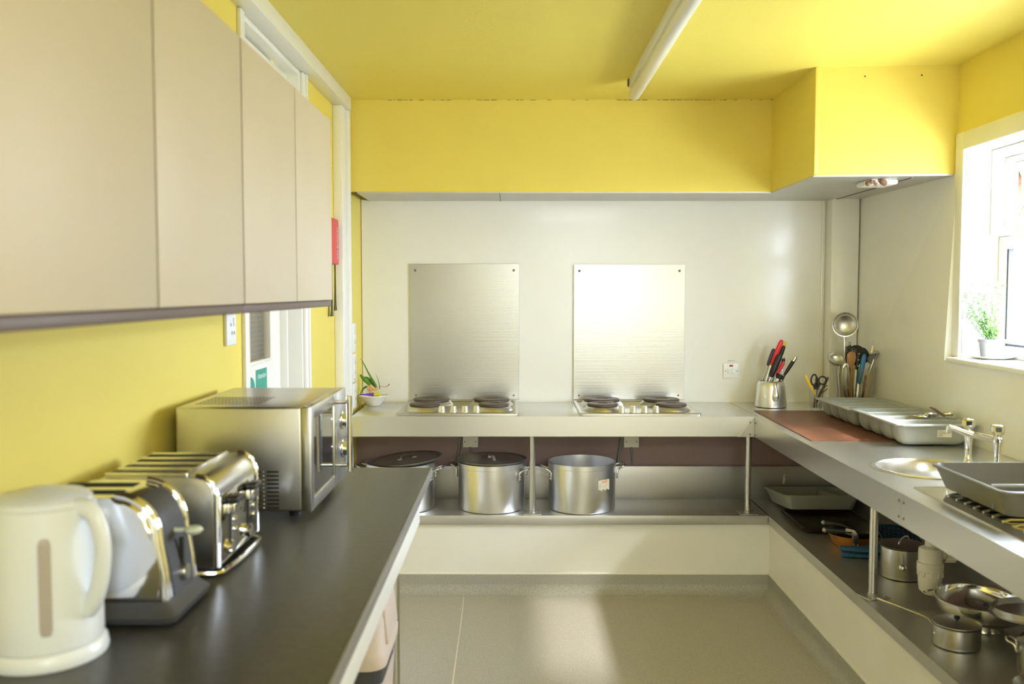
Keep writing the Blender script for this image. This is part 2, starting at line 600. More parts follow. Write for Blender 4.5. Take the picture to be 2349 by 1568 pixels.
# boxed-in extractor canopy along the back, with the deeper box at the right
can = thing('extractor_canopy', 'yellow boxed-in extractor canopy hanging over the counters along the back', 'extractor hood', (0.5, 4.56, 1.99))
cm = MB()
cm.box((-0.826, 4.558, 1.992), (1.2678, 4.58, CZ))
cm.hexa([(1.268, 3.9375, 1.992), (1.29, 3.9375, 1.992), (1.29, 4.58, 1.992), (1.268, 4.58, 1.992),
         (1.268, 3.9375, CZ), (1.29, 3.9375, CZ), (1.29, 4.58, CZ), (1.268, 4.58, CZ)])
cm.hexa([(1.268, 3.915, 1.992), (WRX, 3.868, 1.992), (WRX, 3.89, 1.992), (1.268, 3.937, 1.992),
         (1.268, 3.915, CZ), (WRX, 3.868, CZ), (WRX, 3.89, CZ), (1.268, 3.937, CZ)])
cm.build('fascia', YELLOW, can)
cb = MB().box((1.266, 3.905, 1.992), (1.284, 3.925, CZ), 0.003).build('corner_bead', YELLOW, can)
un = MB()
un.box((-0.778, 4.558, 1.984), (1.268, 4.945, 1.992))
un.prism([(1.268, 3.92), (1.846, 3.872), (1.846, 4.945), (1.268, 4.945)], 'z', 1.984, 1.992)
setp(un.build('soffit', STEEL_SHELF, can), 'grey steel soffit lining')
MB().box((-0.075, 4.559, 1.981), (-0.072, 4.945, 1.985)).build('soffit_joint', CARCASS, can)
MB().box((1.69, 3.93, 1.981), (1.693, 4.90, 1.985)).build('soffit_joint', CARCASS, can)
rnd = random.Random(5)
ck = MB()
x = -0.74
while x < 1.26:
    ln = rnd.uniform(0.008, 0.03)
    if rnd.random() < 0.35 + 0.4 * (x > 0.5):
        ck.box((x, 4.5565, 2.4372), (x + ln, 4.5585, 2.4372 + rnd.uniform(0.0012, 0.0028)))
    x += ln + rnd.uniform(0.003, 0.012)
setp(setp(ck.build('paint_crack', RUST, can), 'dark broken crack line under the ceiling'), None, kind='stuff')
vt = MB().box((1.53, 3.99, 1.962), (1.66, 4.14, 1.985), 0.01, 3).build('vent_fitting', OFFWHITE, can)
rs = MB()
for k in range(7):
    rs.ball((1.528 + 0.012 * k, 3.988 + random.uniform(-.004, .02), 1.968 + random.uniform(-.006, .012)), 0.008 + random.random() * 0.006, 8)
setp(rs.build('peeling_rust', RUST, vt), 'rusty peeling patch')
for xx, zz in ((1.47, 2.40), (1.70, 2.40)):
    MB().ball((xx, 3.898 - (xx - 1.47) * 0.08, zz), 0.004, 8, (1, 0.5, 1)).build('fixing_screw', CARCASS, can)

# the old white door behind the wall cabinets
d1 = struct('door_1')
DX = -0.945
fr = MB()
fr.box((WLX - 0.10, D0, FZ), (WLX + 0.002, D0 + 0.02, DT), 0.002)
fr.box((WLX - 0.10, D1 - 0.02, FZ), (WLX + 0.002, D1, DT), 0.002)
fr.box((WLX - 0.10, D0 + 0.02, DT - 0.02), (WLX + 0.002, D1 - 0.02, DT), 0.002)
fr.box((WLX - 0.09, D1 - 0.0349, FZ), (WLX - 0.055, D1 - 0.0201, DT - 0.0201), 0.002)
fr.build('jamb', WHITE_PAINT, d1)
ar = MB()
for a, b_ in ((D0 - 0.045, D0), (D1, D1 + 0.065)):
    ar.box((WLX, a, FZ), (WLX + 0.014, b_, DT - 0.001), 0.004)
ar.box((WLX + 0.012, D1 + 0.04, FZ), (WLX + 0.02, D1 + 0.065, DT - 0.001), 0.003)
ar.build('architrave', WHITE_PAINT, d1)
lf = MB()
G0, G1, GZ0, GZ1 = 3.12, 3.53, 1.232, 1.95
for a, b_ in (((DX - 0.04, D0 + 0.02, FZ + 0.01), (DX, D1 - 0.035, GZ0)), ((DX - 0.04, D0 + 0.02, GZ1), (DX, D1 - 0.035, 2.05)),
              ((DX - 0.04, D0 + 0.02, GZ0), (DX, G0, GZ1)), ((DX - 0.04, G1, GZ0), (DX, D1 - 0.035, GZ1))):
    lf.box(a, b_)
lf.build('door_leaf', WHITE_PAINT, d1)
tr_ = MB().box((WLX - 0.10, D0 + 0.02, 2.052), (DX + 0.03, D1 - 0.035, 2.10), 0.006)
for k, (g, xx) in enumerate(((0.0, 0.045), (0.032, 0.022), (0.064, 0.0))):
    y0, y1, z0, z1 = D0 + 0.03 + g, D1 - 0.05 - g, 2.11 + g * 0.6, DT - 0.03 - g
    frame(tr_, DX - 0.02, DX + xx, y0, y1, z0, z1, 0.02, 0.003)
tr_.build('fanlight_frame', WHITE_PAINT, d1)
MB().box((DX - 0.035, D0 + 0.02, 2.06), (DX - 0.015, D1 - 0.035, DT - 0.02)).build('fanlight_panel', WHITE_PAINT, d1)
gb = frame(MB(), DX - 0.025, DX + 0.006, G0 + 0.0005, G1 - 0.0005, GZ0 + 0.0005, GZ1 - 0.0005, 0.014, 0.002)
gb.build('glazing_bead', OFFWHITE, d1)
gp = MB().box((DX - 0.028, G0, GZ0), (DX - 0.02, G1, GZ1)).build('glass_pane', DOOR_GLASS, d1)
wi = MB()
for k in range(1, 26):
    y = G0 + k * (G1 - G0) / 26
    wi.box((DX - 0.0201, y - 0.0005, GZ0), (DX - 0.0195, y + 0.0005, GZ1))
for k in range(1, 40):
    z = GZ0 + k * (GZ1 - GZ0) / 40
    wi.box((DX - 0.0201, G0, z - 0.0005), (DX - 0.0195, G1, z + 0.0005))
wi.build('wire_mesh', GREY_CABLE, gp)
MB().box((DX - 0.0202, 3.28, GZ0), (DX - 0.0192, 3.34, GZ1)).build('blind_strip', TAN, gp)

# the window on the right wall
w1 = struct('window_1')
rv = MB()
rv.box((WRX + 0.001, W1 - 0.002, WZ0), (2.03, W1, WZ1))
rv.box((WRX + 0.001, W0, WZ1 - 0.002), (2.03, W1, WZ1))
rv.build('reveal', WHITE_PAINT, w1)
at = MB()
at.box((1.836, W1, 1.229), (WRX + 0.004, 3.853, 2.152), 0.003)
at.box((1.836, W0, WZ1), (WRX + 0.004, W1, 2.152), 0.003)
at.box((1.836, W0 - 0.07, 1.229), (WRX + 0.004, W0, 2.152), 0.003)
at.build('architrave', CREAM, w1)
MB().box((1.790, W0 - 0.08, 1.204), (2.03, 3.80, 1.228), 0.009, 3).build('sill', WHITE_PAINT, w1)
TZ = 1.725
fm = MB()
for Y0, Y1 in ((W0 + 0.002, W1 - 0.003),):
    # lower casement, set back
    frame(fm, 1.99, 2.06, Y0, Y1, WZ0 + 0.003, TZ - 0.003, 0.05, 0.004)
    # upper light, standing forward
    frame(fm, 1.952, 2.058, Y0, Y1, TZ, WZ1 - 0.003, 0.035, 0.004)
    frame(fm, 1.99, 2.05, Y0 + 0.036, Y1 - 0.036, TZ + 0.036, WZ1 - 0.039, 0.02, 0.003)
fm.build('frame', UPVC, w1)
for Y0, Y1 in ((W0 + 0.052, W1 - 0.053),):
    g_ = MB().box((2.025, Y0, WZ0 + 0.05), (2.029, Y1, TZ - 0.045)).build('lower_glass', PANE, w1)
    gk = MB()
    for a, b_ in (((2.0, Y1 - 0.012, WZ0 + 0.05), (2.02, Y1, TZ - 0.045)), ((2.0, Y0, WZ0 + 0.05), (2.02, Y1, WZ0 + 0.062))):
        gk.box(a, b_)
    gk.build('gasket', BLACK_SOFT, g_)
    va = R(24)
    hz, hx = WZ1 - 0.055, 2.035
    Mv = Matrix.Translation((hx, 0, hz)) @ Matrix.Rotation(-va, 4, 'Y')
    H = hz - TZ - 0.055
    ya, yb = Y0 + 0.008, Y1 - 0.008
    vs = MB()
    frame(vs, -0.02, 0.03, ya, yb, -H, 0, 0.045, 0.004, None, Mv)
    sash = vs.build('vent_sash', UPVC, w1)
    MB().box((0.0, ya + 0.04, -H + 0.04), (0.004, yb - 0.04, -0.04), 0, 2, Mv).build('vent_glass', PANE, sash)
    sg = MB()
    sg.box((-0.022, yb - 0.05, -H + 0.04), (-0.018, yb - 0.042, -0.04), 0, 2, Mv)
    sg.build('gasket', BLACK_SOFT, sash)
    st = MB()
    st.box((2.032, yb + 0.001, TZ + 0.05), (2.046, yb + 0.011, WZ1 - 0.06), 0.001)
    q = Mv @ V((0, yb - 0.01, -H * 0.55))
    st.tube([(2.04, yb + 0.004, TZ + 0.08), (q.x - 0.01, yb + 0.002, q.z - 0.03), (q.x, yb - 0.006, q.z)], 0.006, 6)
    setp(st.build('stay_arm', RUST, w1), 'rusty window stay')

# ------------------------------------------------------------------ steel counters
CT = 0.90      # counter top
SH = 0.42      # lower shelf


def post(parent, x, y, turn=0):
    po = MB().cyl((x, y, SH + 0.004), (x, y, 0.81), 0.0145, 24).build('post', STEEL_BRUSH, parent)
    M = Matrix.Translation((x, y, SH)) @ Matrix.Rotation(R(turn), 4, 'Z')
    bp_ = MB()
    bp_.box((-0.044, -0.04, 0), (0.044, 0.04, 0.004), 0.001, 1, M)
    bp_.lathe([(0.0145, 0.0), (0.0175, 0.004), (0.0175, 0.012), (0.0146, 0.014)], (x, y, SH), 24)
    b = bp_.build('base_plate', STEEL_SHELF, po)
    for ax in (-0.034, 0.034):
        for ay in (-0.03, 0.03):
            MB().ball(M @ V((ax, ay, 0.004)), 0.004, 8, (1, 1, 0.6)).build('screw', CARCASS, po)


def bolts(parent, pts, axis):
    for p in pts:
        sc = (0.5, 1, 1) if axis == 'x' else (1, 0.5, 1)
        MB().ball(p, 0.0045, 10, sc).build('bolt', GREY_CABLE, parent)


ca = thing('steel_counter', 'stainless steel counter run along the back wall under the two hobs', 'steel counter', (0.18, 4.66, FZ))
w = MB()
w.box((-0.785, 4.372, 0.882), (1.1695, 4.944, CT), 0.003)
wt = w.build('worktop', STEEL, ca)
lp = MB().prism([(4.370, 0.900), (4.376, 0.9005), (4.388, 0.898), (4.388, 0.802), (4.372, 0.802), (4.370, 0.804)], 'x', -0.785, 1.1515)
lip = lp.build('front_lip', STEEL, ca)
MB().prism([(1.075, 0.8025), (1.151, 0.8025), (1.151, 0.896)], 'y', 4.3675, 4.371).build('corner_fold', STEEL_SHELF, lip)
bolts(lip, [(1.132, 4.3665, 0.872), (1.132, 4.3665, 0.815)], 'y')
MB().box((-0.826, 4.372, 0.406), (1.2245, 4.735, SH), 0.001).build('lower_shelf', STEEL_SHELF, ca)
MB().box((-0.826, 4.366, 0.376), (1.2245, 4.374, SH + 0.0004), 0.002).build('shelf_lip', STEEL_SHELF, ca)
up = MB().box((-0.826, 4.722, SH), (1.68, 4.735, 0.592), 0.001).build('upstand', STEEL_SHELF, ca)
setp(MB().prism([(1.395, 0.500), (1.405, 0.500), (1.412, 0.525), (1.406, 0.532), (1.409, 0.548), (1.403, 0.55), (1.398, 0.53)], 'y', 4.7205, 4.7225).build('paper_scrap', OFFWHITE, up), 'scrap of white paper stuck on steel')
post(ca, 0.087, 4.418)
post(ca, 1.138, 4.420)

cb_ = thing('steel_counter', 'stainless steel counter run along the right wall with the round sink', 'steel counter', (1.45, 2.6, FZ))
SX, SY, SR = 1.405, 3.076, 0.178


def holed_plate(x0, x1, y0, y1, z0, z1, cx, cy, r, n=64):
    mb = MB()
    outer, inner = [], []
    cor = [math.atan2(y - cy, x - cx) % (2 * pi) for x in (x0, x1) for y in (y0, y1)]
    angs = sorted([2 * pi * k / n for k in range(n)] + cor)
    for a in angs:
        dx, dy = cos(a), sin(a)
        t = min([(x1 - cx) / dx if dx > 1e-9 else 1e9, (x0 - cx) / dx if dx < -1e-9 else 1e9,
                 (y1 - cy) / dy if dy > 1e-9 else 1e9, (y0 - cy) / dy if dy < -1e-9 else 1e9])
        outer.append((cx + dx * t, cy + dy * t))
        inner.append((cx + dx * r, cy + dy * r))
    b = bmesh.new()
    rows = [[b.verts.new((x, y, z)) for x, y in pts] for pts, z in ((outer, z0), (outer, z1), (inner, z1), (inner, z0))]
    m = len(angs)
    for i in range(4):
        A, B = rows[i], rows[(i + 1) % 4]
        for k in range(m):
            b.faces.new((A[k], A[(k + 1) % m], B[(k + 1) % m], B[k]))
    return mb._merge(b)


w = holed_plate(1.154, 1.791, 2.80, 3.35, 0.882, CT, SX, SY, SR - 0.006)
w.box((1.154, 3.35, 0.882), (1.791, 4.37, CT))
w.box((1.1705, 4.37, 0.882), (1.820, 4.944, CT))
w.box((1.154, 0.8, 0.882), (1.791, 2.80, CT))
w.build('worktop', STEEL, cb_)
pr = [(1.152, 0.8995), (1.157, 0.9005), (1.168, 0.898), (1.168, 0.802), (1.154, 0.802), (1.152, 0.804)]
l1 = MB().prism(pr, 'y', 2.6975, 4.369).build('front_lip', STEEL, cb_)
l2 = MB().prism(pr, 'y', 0.8, 2.6965).build('front_lip', STEEL, cb_)
bolts(l1, [(1.151, 4.345, 0.872), (1.151, 4.345, 0.815), (1.151, 2.712, 0.876), (1.151, 2.712, 0.828)], 'x')
bolts(l2, [(1.151, 2.68, 0.876), (1.151, 2.68, 0.828)], 'x')
MB().box((1.2325, 0.8, 0.406), (1.695, 4.721, SH)).build('lower_shelf', STEEL_SHELF, cb_)
MB().prism([(1.2255, 0.378), (1.233, 0.378), (1.233, 0.4204), (1.2255, 0.4204)], 'y', 0.8, 4.3655).build('shelf_lip', STEEL_SHELF, cb_)
MB().box((1.682, 0.8, SH), (1.695, 4.72, 0.60), 0.001).build('upstand', STEEL_SHELF, cb_)
post(cb_, 1.272, 3.20, 18)

# round sink bowl with its waste trap below
sk = thing('round_sink', 'round stainless steel sink bowl set into the right counter with white waste trap below', 'sink', (SX, SY, 0.74))
bw = MB()
bw.lathe([(SR + 0.009, 0.9005), (SR + 0.009, 0.903), (SR + 0.003, 0.9065), (SR - 0.008, 0.905), (SR - 0.016, 0.895), (SR - 0.018, 0.85),
          (SR - 0.03, 0.775), (SR - 0.06, 0.757), (0.035, 0.750), (0.03, 0.745), (0.0, 0.745)], (SX, SY, 0), 64)
bw.build('bowl', STEEL_BRUSH, sk)
TX, TY = 1.428, 3.10
tm = MB()
tm.lathe([(0.0, 0.745), (0.024, 0.745), (0.024, 0.70), (0.019, 0.69), (0.019, 0.63), (0.025, 0.628), (0.036, 0.622), (0.039, 0.615), (0.039, 0.575), (0.043, 0.572),
          (0.043, 0.545), (0.039, 0.542), (0.038, 0.50), (0.034, 0.475), (0.02, 0.463), (0.0, 0.462)], (TX, TY, 0), 32)
for k in range(10):
    a = 2 * pi * k / 10
    M = Matrix.Translation((TX, TY, 0.548)) @ Matrix.Rotation(a, 4, 'Z')
    tm.box((0.038, -0.004, -0.022), (0.0425, 0.004, 0.0), 0.001, 1, M)
tm.cyl((TX, TY, 0.600), (TX + 0.085, TY + 0.0, 0.600), 0.017, 16)
trap = tm.build('waste_trap', TRAP_WHITE, sk)
nm = MB().cyl((TX + 0.045, TY, 0.600), (TX + 0.08, TY, 0.600), 0.026, 12)
for k in range(12):
    a = 2 * pi * k / 12
    nm.cyl((TX + 0.045, TY + 0.025 * cos(a), 0.6 + 0.025 * sin(a)), (TX + 0.08, TY + 0.025 * cos(a), 0.6 + 0.025 * sin(a)), 0.004, 6)
nm.build('outlet_nut', TRAP_WHITE, trap)
MB().tube([(TX + 0.08, TY, 0.600), (TX + 0.20, TY, 0.597), (TX + 0.252, TY, 0.597)], 0.016, 14).build('outlet_pipe', TRAP_WHITE, trap)

# mixer tap
tp_ = thing('mixer_tap', 'chrome two-handle mixer tap standing behind the round sink', 'tap', (1.60, 3.105, CT))
for (x, y) in ((1.588, 3.183), (1.612, 3.034)):
    b = MB()
    b.lathe([(0.0, 0.9), (0.018, 0.9), (0.018, 0.905), (0.015, 0.912), (0.012, 0.92), (0.0115, 0.965), (0.014, 0.985), (0.018, 1.0), (0.0175, 1.012), (0.010, 1.018), (0.0, 1.018)], (x, y, 0), 24)
    pill = b.build('pillar', CHROME, tp_)
    k = MB()
    L = []
    for z, r in ((1.016, 0.010), (1.022, 0.014), (1.034, 0.0225), (1.05, 0.024), (1.055, 0.021), (1.058, 0.012)):
        L.append([(x + r * (1 - 0.10 * (j % 2)) * cos(2 * pi * j / 16), y + r * (1 - 0.10 * (j % 2)) * sin(2 * pi * j / 16), z) for j in range(16)])
    k.loft(L)
    k.build('handle', CHROME, pill, sharp=25)
MB().tube([(1.588, 3.183, 1.003), (1.600, 3.108, 1.004), (1.612, 3.034, 1.003)], 0.0115, 16).build('bridge', CHROME, tp_)
sp = MB().tube([(1.586, 3.155, 1.003), (1.558, 3.160, 1.013), (1.528, 3.166, 1.025), (1.512, 3.170, 1.028)], [0.013, 0.0105, 0.009, 0.0095], 16, smooth=1)
sp.cyl((1.514, 3.169, 1.033), (1.510, 3.170, 1.008), 0.009, 14)
sp.build('spout', CHROME, tp_)

# drainer plate set into the near end of the right counter
dr = thing('drainer_plate', 'polished inset steel drainer under the grey tub at right edge', 'drainer', (1.4, 2.4, CT))
db = MB()
db.loft([rrect(1.47, 2.28, 0.25, 0.50, 0.012, 0.9003), rrect(1.47, 2.28, 0.25, 0.50, 0.012, 0.9035), rrect(1.47, 2.28, 0.244, 0.494, 0.012, 0.9045), rrect(1.47, 2.28, 0.22, 0.47, 0.03, 0.9038)])
db.build('plate', CHROME, dr)
rb = MB()
for k in range(16):
    y = 1.90 + k * 0.05
    rb.tube([(1.268, y, 0.904), (1.285, y, 0.909), (1.64, y, 0.909), (1.66, y, 0.904)], 0.006, 8, flat=0.6, up=(0, 0, 1))
rb.build('drainer_ribs', CHROME, dr)

# brown board
setp(MB().prism([(1.205, 4.575), (1.192, 3.655), (1.60, 3.635), (1.655, 4.565)], 'z', CT + 0.0003, CT + 0.004).build('brown_board', BROWN_BOARD),
     'reddish brown flat board lying on the right counter beneath the cutlery trays', 'board')

# ------------------------------------------------------------------ hobs


def hob(x0, x1, label, y0=4.405, y1=4.925):
    t = thing('electric_hob', label, 'hob', ((x0 + x1) / 2, (y0 + y1) / 2, CT), 'four plate hobs on the back counter')
    cx, cy, hx, hy = (x0 + x1) / 2, (y0 + y1) / 2, (x1 - x0) / 2, (y1 - y0) / 2
    b = MB()
    b.loft([rrect(cx, cy, hx, hy, 0.012, 0.9005), rrect(cx, cy, hx, hy, 0.012, 0.909), rrect(cx, cy, hx - 0.003, hy - 0.003, 0.012, 0.912),
            rrect(cx, cy, hx - 0.014, hy - 0.014, 0.012, 0.912), rrect(cx, cy, hx - 0.02, hy - 0.02, 0.02, 0.9065)])
    b.build('base', STEEL_BRUSH, t)
    for fx, fy, r in ((0.238, 0.73, 0.094), (0.212, 0.33, 0.077), (0.772, 0.73, 0.094), (0.80, 0.33, 0.077)):
        px, py = x0 + fx * (x1 - x0), y0 + fy * (y1 - y0)
        bb = MB().lathe([(r + 0.02, 0.9066), (r + 0.016, 0.913), (r + 0.004, 0.925), (r - 0.004, 0.929), (0.0, 0.929)], (px, py, 0), 40)
        bo = bb.build('burner', STEEL_BRUSH, t)
        q = MB().lathe([(0.0, 0.929), (r, 0.929), (r, 0.937), (r - 0.004, 0.940), (r * 0.62, 0.9405), (r * 0.6, 0.9395), (r * 0.36, 0.9395), (r * 0.34, 0.937), (0.0, 0.937)], (px, py, 0), 48)
        setp(q.build('hotplate', IRON, bo), 'dark brown cast iron plate')
    for k in range(4):
        px = (-0.356 + 0.0567 * k) + (x0 + 0.575) - 0.012 * (1 if x0 > 0 else 0)
        kk = MB().lathe([(0.0, 0.907), (0.018, 0.907), (0.0175, 0.913), (0.0165, 0.914), (0.0135, 0.938), (0.012, 0.940), (0.0, 0.940)], (px, y0 + 0.055, 0), 24)
        kn = kk.build('knob', ALU, t)
        MB().lathe([(0.0, 0.9062), (0.0185, 0.9062), (0.0185, 0.909), (0.0, 0.909)], (px, y0 + 0.055, 0), 20).build('knob_base', CARCASS, kn)
    return t


hob(-0.575, 0.015, 'left-hand four plate electric hob in front of the left steel splash plate')
hob(0.318, 0.905, 'right-hand four plate electric hob in front of the right steel splash plate')


def splash(x0, x1, z1, label):
    t = thing('splash_plate', label, 'splashback', ((x0 + x1) / 2, 4.94, 0.92), 'steel splash plates on the back wall')
    MB().box((x0, 4.936, 0.916), (x1, 4.9442, z1), 0.001, 1).build('sheet', SPLASH, t)
    for x in (x0 + 0.03, x1 - 0.03):
        for z in (0.938, z1 - 0.035):
            MB().ball((x, 4.9355, z), 0.007 if z > 1 else 0.005, 12, (1, 0.45, 1)).build('screw', GREY_CABLE if z > 1 else RUST, t)


splash(-0.563, 0.026, 1.648, 'brushed steel splash plate on the wall behind the left hob')
splash(0.3195, 0.9175, 1.645, 'brushed steel splash plate on the wall behind the right hob')

# fused switch
sw = thing('fused_switch', 'white fused switch with red neon on the back wall beside the right splash plate', 'switch', (1.171, 4.944, 1.07))
pl_ = MB().box((1.129, 4.936, 1.031), (1.213, 4.945, 1.112), 0.004, 3).build('plate', WHITE_PLASTIC, sw)
setp(MB().box((1.162, 4.9345, 1.094), (1.182, 4.9365, 1.104), 0.001).build('neon', NEON, sw), 'red neon lamp')
MB().box((1.173, 4.9325, 1.056), (1.188, 4.937, 1.083), 0.002).build('rocker', WHITE_PLASTIC, sw)
fc = MB()
fc.box((1.151, 4.9345, 1.057), (1.167, 4.937, 1.082), 0.002)
fc.box((1.154, 4.9335, 1.070), (1.164, 4.935, 1.0712))
fc.build('fuse_carrier', OFFWHITE, sw)
for x in (1.141, 1.204):
    MB().ball((x, 4.936, 1.071), 0.003, 8, (1, 0.5, 1)).build('screw', GREY_CABLE, sw)
lab = MB().box((1.152, 4.9435, 1.1215), (1.196, 4.9449, 1.129)).build('label_strip', WHITE_PLASTIC, sw)
text_part('lettering', 'EXTRACTOR FAN', 0.0068, Matrix.Translation((1.174, 4.9432, 1.123)) @ Matrix.Rotation(R(90), 4, 'X') @ Matrix.Scale(0.72, 4, (1, 0, 0)), INK, sw, 0.0002, 'CENTER')


def twin_socket(y, z0, label):
    t = thing('wall_socket', label, 'socket', (-0.826, y, z0), 'sockets stacked at the end of the back counter')
    MB().box((-0.8258, y - 0.043, z0), (-0.814, y + 0.043, z0 + 0.148), 0.004, 3).build('plate', WHITE_PLASTIC, t)
    for dz in (0.03, 0.118):
        MB().box((-0.8145, y - 0.02, z0 + dz - 0.007), (-0.8105, y - 0.008, z0 + dz + 0.007), 0.001).build('rocker', WHITE_PLASTIC, t)
    for dz in (0.05, 0.098):
        hm = MB()
        hm.box((-0.8142, y - 0.002, z0 + dz - 0.004), (-0.8136, y + 0.003, z0 + dz + 0.004))
        hm.box((-0.8142, y + 0.012, z0 + dz - 0.009), (-0.8136, y + 0.018, z0 + dz - 0.004))
        hm.box((-0.8142, y + 0.012, z0 + dz + 0.004), (-0.8136, y + 0.018, z0 + dz + 0.009))
        hm.build('outlet', HOLE, t)


twin_socket(4.66, 1.192, 'topmost white double socket above the flower bowl')
twin_socket(4.66, 1.037, 'middle white double socket of the stack above the flower bowl')
t_ = thing('wall_socket', 'lowest white double socket, just above the steel counter by the flower bowl', 'socket', (-0.826, 4.66, 0.905), 'sockets stacked at the end of the back counter')
MB().box((-0.8258, 4.617, 0.904), (-0.814, 4.703, 1.033), 0.004, 3).build('plate', WHITE_PLASTIC, t_)
for dz in (0.955, 0.995):
    hm = MB()
    hm.box((-0.8142, 4.658, dz - 0.004), (-0.8136, 4.663, dz + 0.004))
    hm.box((-0.8142, 4.672, dz - 0.009), (-0.8136, 4.678, dz - 0.004))
    hm.build('outlet', HOLE, t_)

# single socket on the left wall
t_ = thing('wall_socket', 'single white wall socket on the yellow wall left of the white door', 'socket', (WLX, 2.745, 1.34))
MB().box((WLX, 2.700, 1.338), (WLX + 0.012, 2.790, 1.440), 0.004, 3).build('plate', WHITE_PLASTIC, t_)
MB().box((WLX + 0.011, 2.757, 1.395), (WLX + 0.015, 2.772, 1.42), 0.001).build('rocker', WHITE_PLASTIC, t_)
hm = MB()
for y, z in ((2.735, 1.40), (2.745, 1.375), (2.765, 1.375)):
    hm.box((WLX + 0.0119, y - 0.003, z - 0.005), (WLX + 0.0124, y + 0.003, z + 0.005))
hm.build('outlet', HOLE, t_)

# junction boxes under the back counter
for i, (x0, x1) in enumerate(((-0.269, -0.189), (0.572, 0.650))):
    t_ = thing('junction_box', ('white cable outlet plate under the counter above the middle stockpot', 'white cable outlet plate under the counter above the open stockpot')[i], 'cable outlet', ((x0 + x1) / 2, 4.748, 0.73), 'cable outlet plates under the back counter')
    MB().box((x0, 4.738, 0.688), (x1, 4.7485, 0.775), 0.002).build('plate', OFFWHITE, t_)
    for x in (x0 + 0.011, x1 - 0.013):
        MB().ball((x, 4.738, 0.718), 0.0035, 8, (1, 0.4, 1)).build('screw', GREY_CABLE, t_)
    xc = (x0 + x1) / 2
    MB().tube([(xc - 0.002, 4.742, 0.69), (xc + 0.004, 4.742, 0.65), (xc + 0.01, 4.742, 0.598)], 0.006, 8).build('cable', GREY_CABLE, t_)
    MB().tube([(x0 - 0.006, 4.738, 0.80), (x0 - 0.016, 4.738, 0.71), (x0 - 0.028, 4.738, 0.64), (x0 - 0.03, 4.738, 0.60)], 0.008, 8, smooth=1).build('cable', GREY_CABLE, t_)

# ceiling light
t_ = thing('fluorescent_light', 'white fluorescent tube batten fixed to the yellow ceiling', 'ceiling light', (0.52, 3.4, CZ))
MB().box((0.506, 2.62, 2.397), (0.552, 4.115, CZ), 0.004).build('spine', WHITE_PLASTIC, t_)
df = MB().tube([(0.532, 2.60, 2.372)] + [(0.532, 2.601, 2.372), (0.532, 2.62, 2.372), (0.532, 4.12, 2.372), (0.532, 4.135, 2.372), (0.532, 4.142, 2.372)], [0.002, 0.02, 0.026, 0.026, 0.02, 0.004], 24)
df.build('diffuser', mat('light_diffuser', (0.84, 0.84, 0.78), 0.22), t_)
MB().box((0.500, 4.098, 2.405), (0.508, 4.116, 2.436), 0.001).build('end_clip', CARCASS, t_)

# fire blanket with hanging pull tapes
t_ = thing('fire_blanket', 'red fire blanket case with black pull tapes on the left wall beside the white post', 'fire blanket', (WLX, 4.27, 1.62))
MB().box((WLX, 4.17, 1.626), (-0.832, 4.352, 1.838), 0.006, 3).build('case', RED_CASE, t_)
text_part('lettering', 'FIRE BLANKET', 0.024, Matrix.Translation((-0.8318, 4.325, 1.65)) @ Matrix.Rotation(R(90), 4, 'Z') @ Matrix.Rotation(R(90), 4, 'X') @ Matrix.Rotation(R(90), 4, 'Z'), WHITE_PLASTIC, t_)
for y, zz in ((4.325, 1.41), (4.24, 1.385)):
    tb = MB()
    tb.loft([[(-0.845 - 0.002, y - w_, z), (-0.845 + 0.002, y - w_, z), (-0.845 + 0.002, y + w_, z), (-0.845 - 0.002, y + w_, z)]
             for z, w_ in ((1.63, 0.006), (1.57, 0.005), (1.50, 0.009), (zz + 0.03, 0.016), (zz, 0.030))])
    tb.build('pull_tape', BLACK, t_)

# ------------------------------------------------------------------ wall cabinets
CX = -0.55
for i, (ya, lab_) in enumerate(((0.965, 'nearer beige double wall cabinet above the kettle and toasters'), (1.869, 'farther beige double wall cabinet above the microwave, in front of the white door'))):
    yb = ya + 0.9035
    t_ = thing('wall_cabinet', lab_, 'wall cabinet', (-0.7, ya + 0.45, 1.46), 'beige wall cabinets on the left wall')
    c = MB()
    c.box((WLX + 0.001, ya + 0.001, 1.461), (CX - 0.022, yb - 0.001, 2.008))
    c.build('carcass', CARCASS, t_)
    MB().box((CX - 0.04, ya + 0.001, 1.455), (CX - 0.004, yb - 0.001, 1.4735), 0.003).build('bottom_rail', CARCASS, t_)
    for k in range(2):
        a = ya + k * 0.452
        g0 = 0.0045 if k == 0 else 0.0035
        g1 = 0.0035 if k == 0 else 0.0045
        dr_ = MB().box((CX - 0.0035, a + g0, 1.4745), (CX, a + 0.4515 - g1, 2.010), 0.0015).build('door', CABINET, t_)
        setp(MB().box((CX - 0.019, a + g0, 1.4745), (CX - 0.0035, a + 0.4515 - g1, 2.010)).build('door_edge', EDGE_BROWN, dr_), 'brown door edge')
    if i == 1:
        MB().box((WLX + 0.001, yb - 0.003, 1.462), (CX - 0.02, yb, 2.01)).build('end_panel', CABINET, t_)

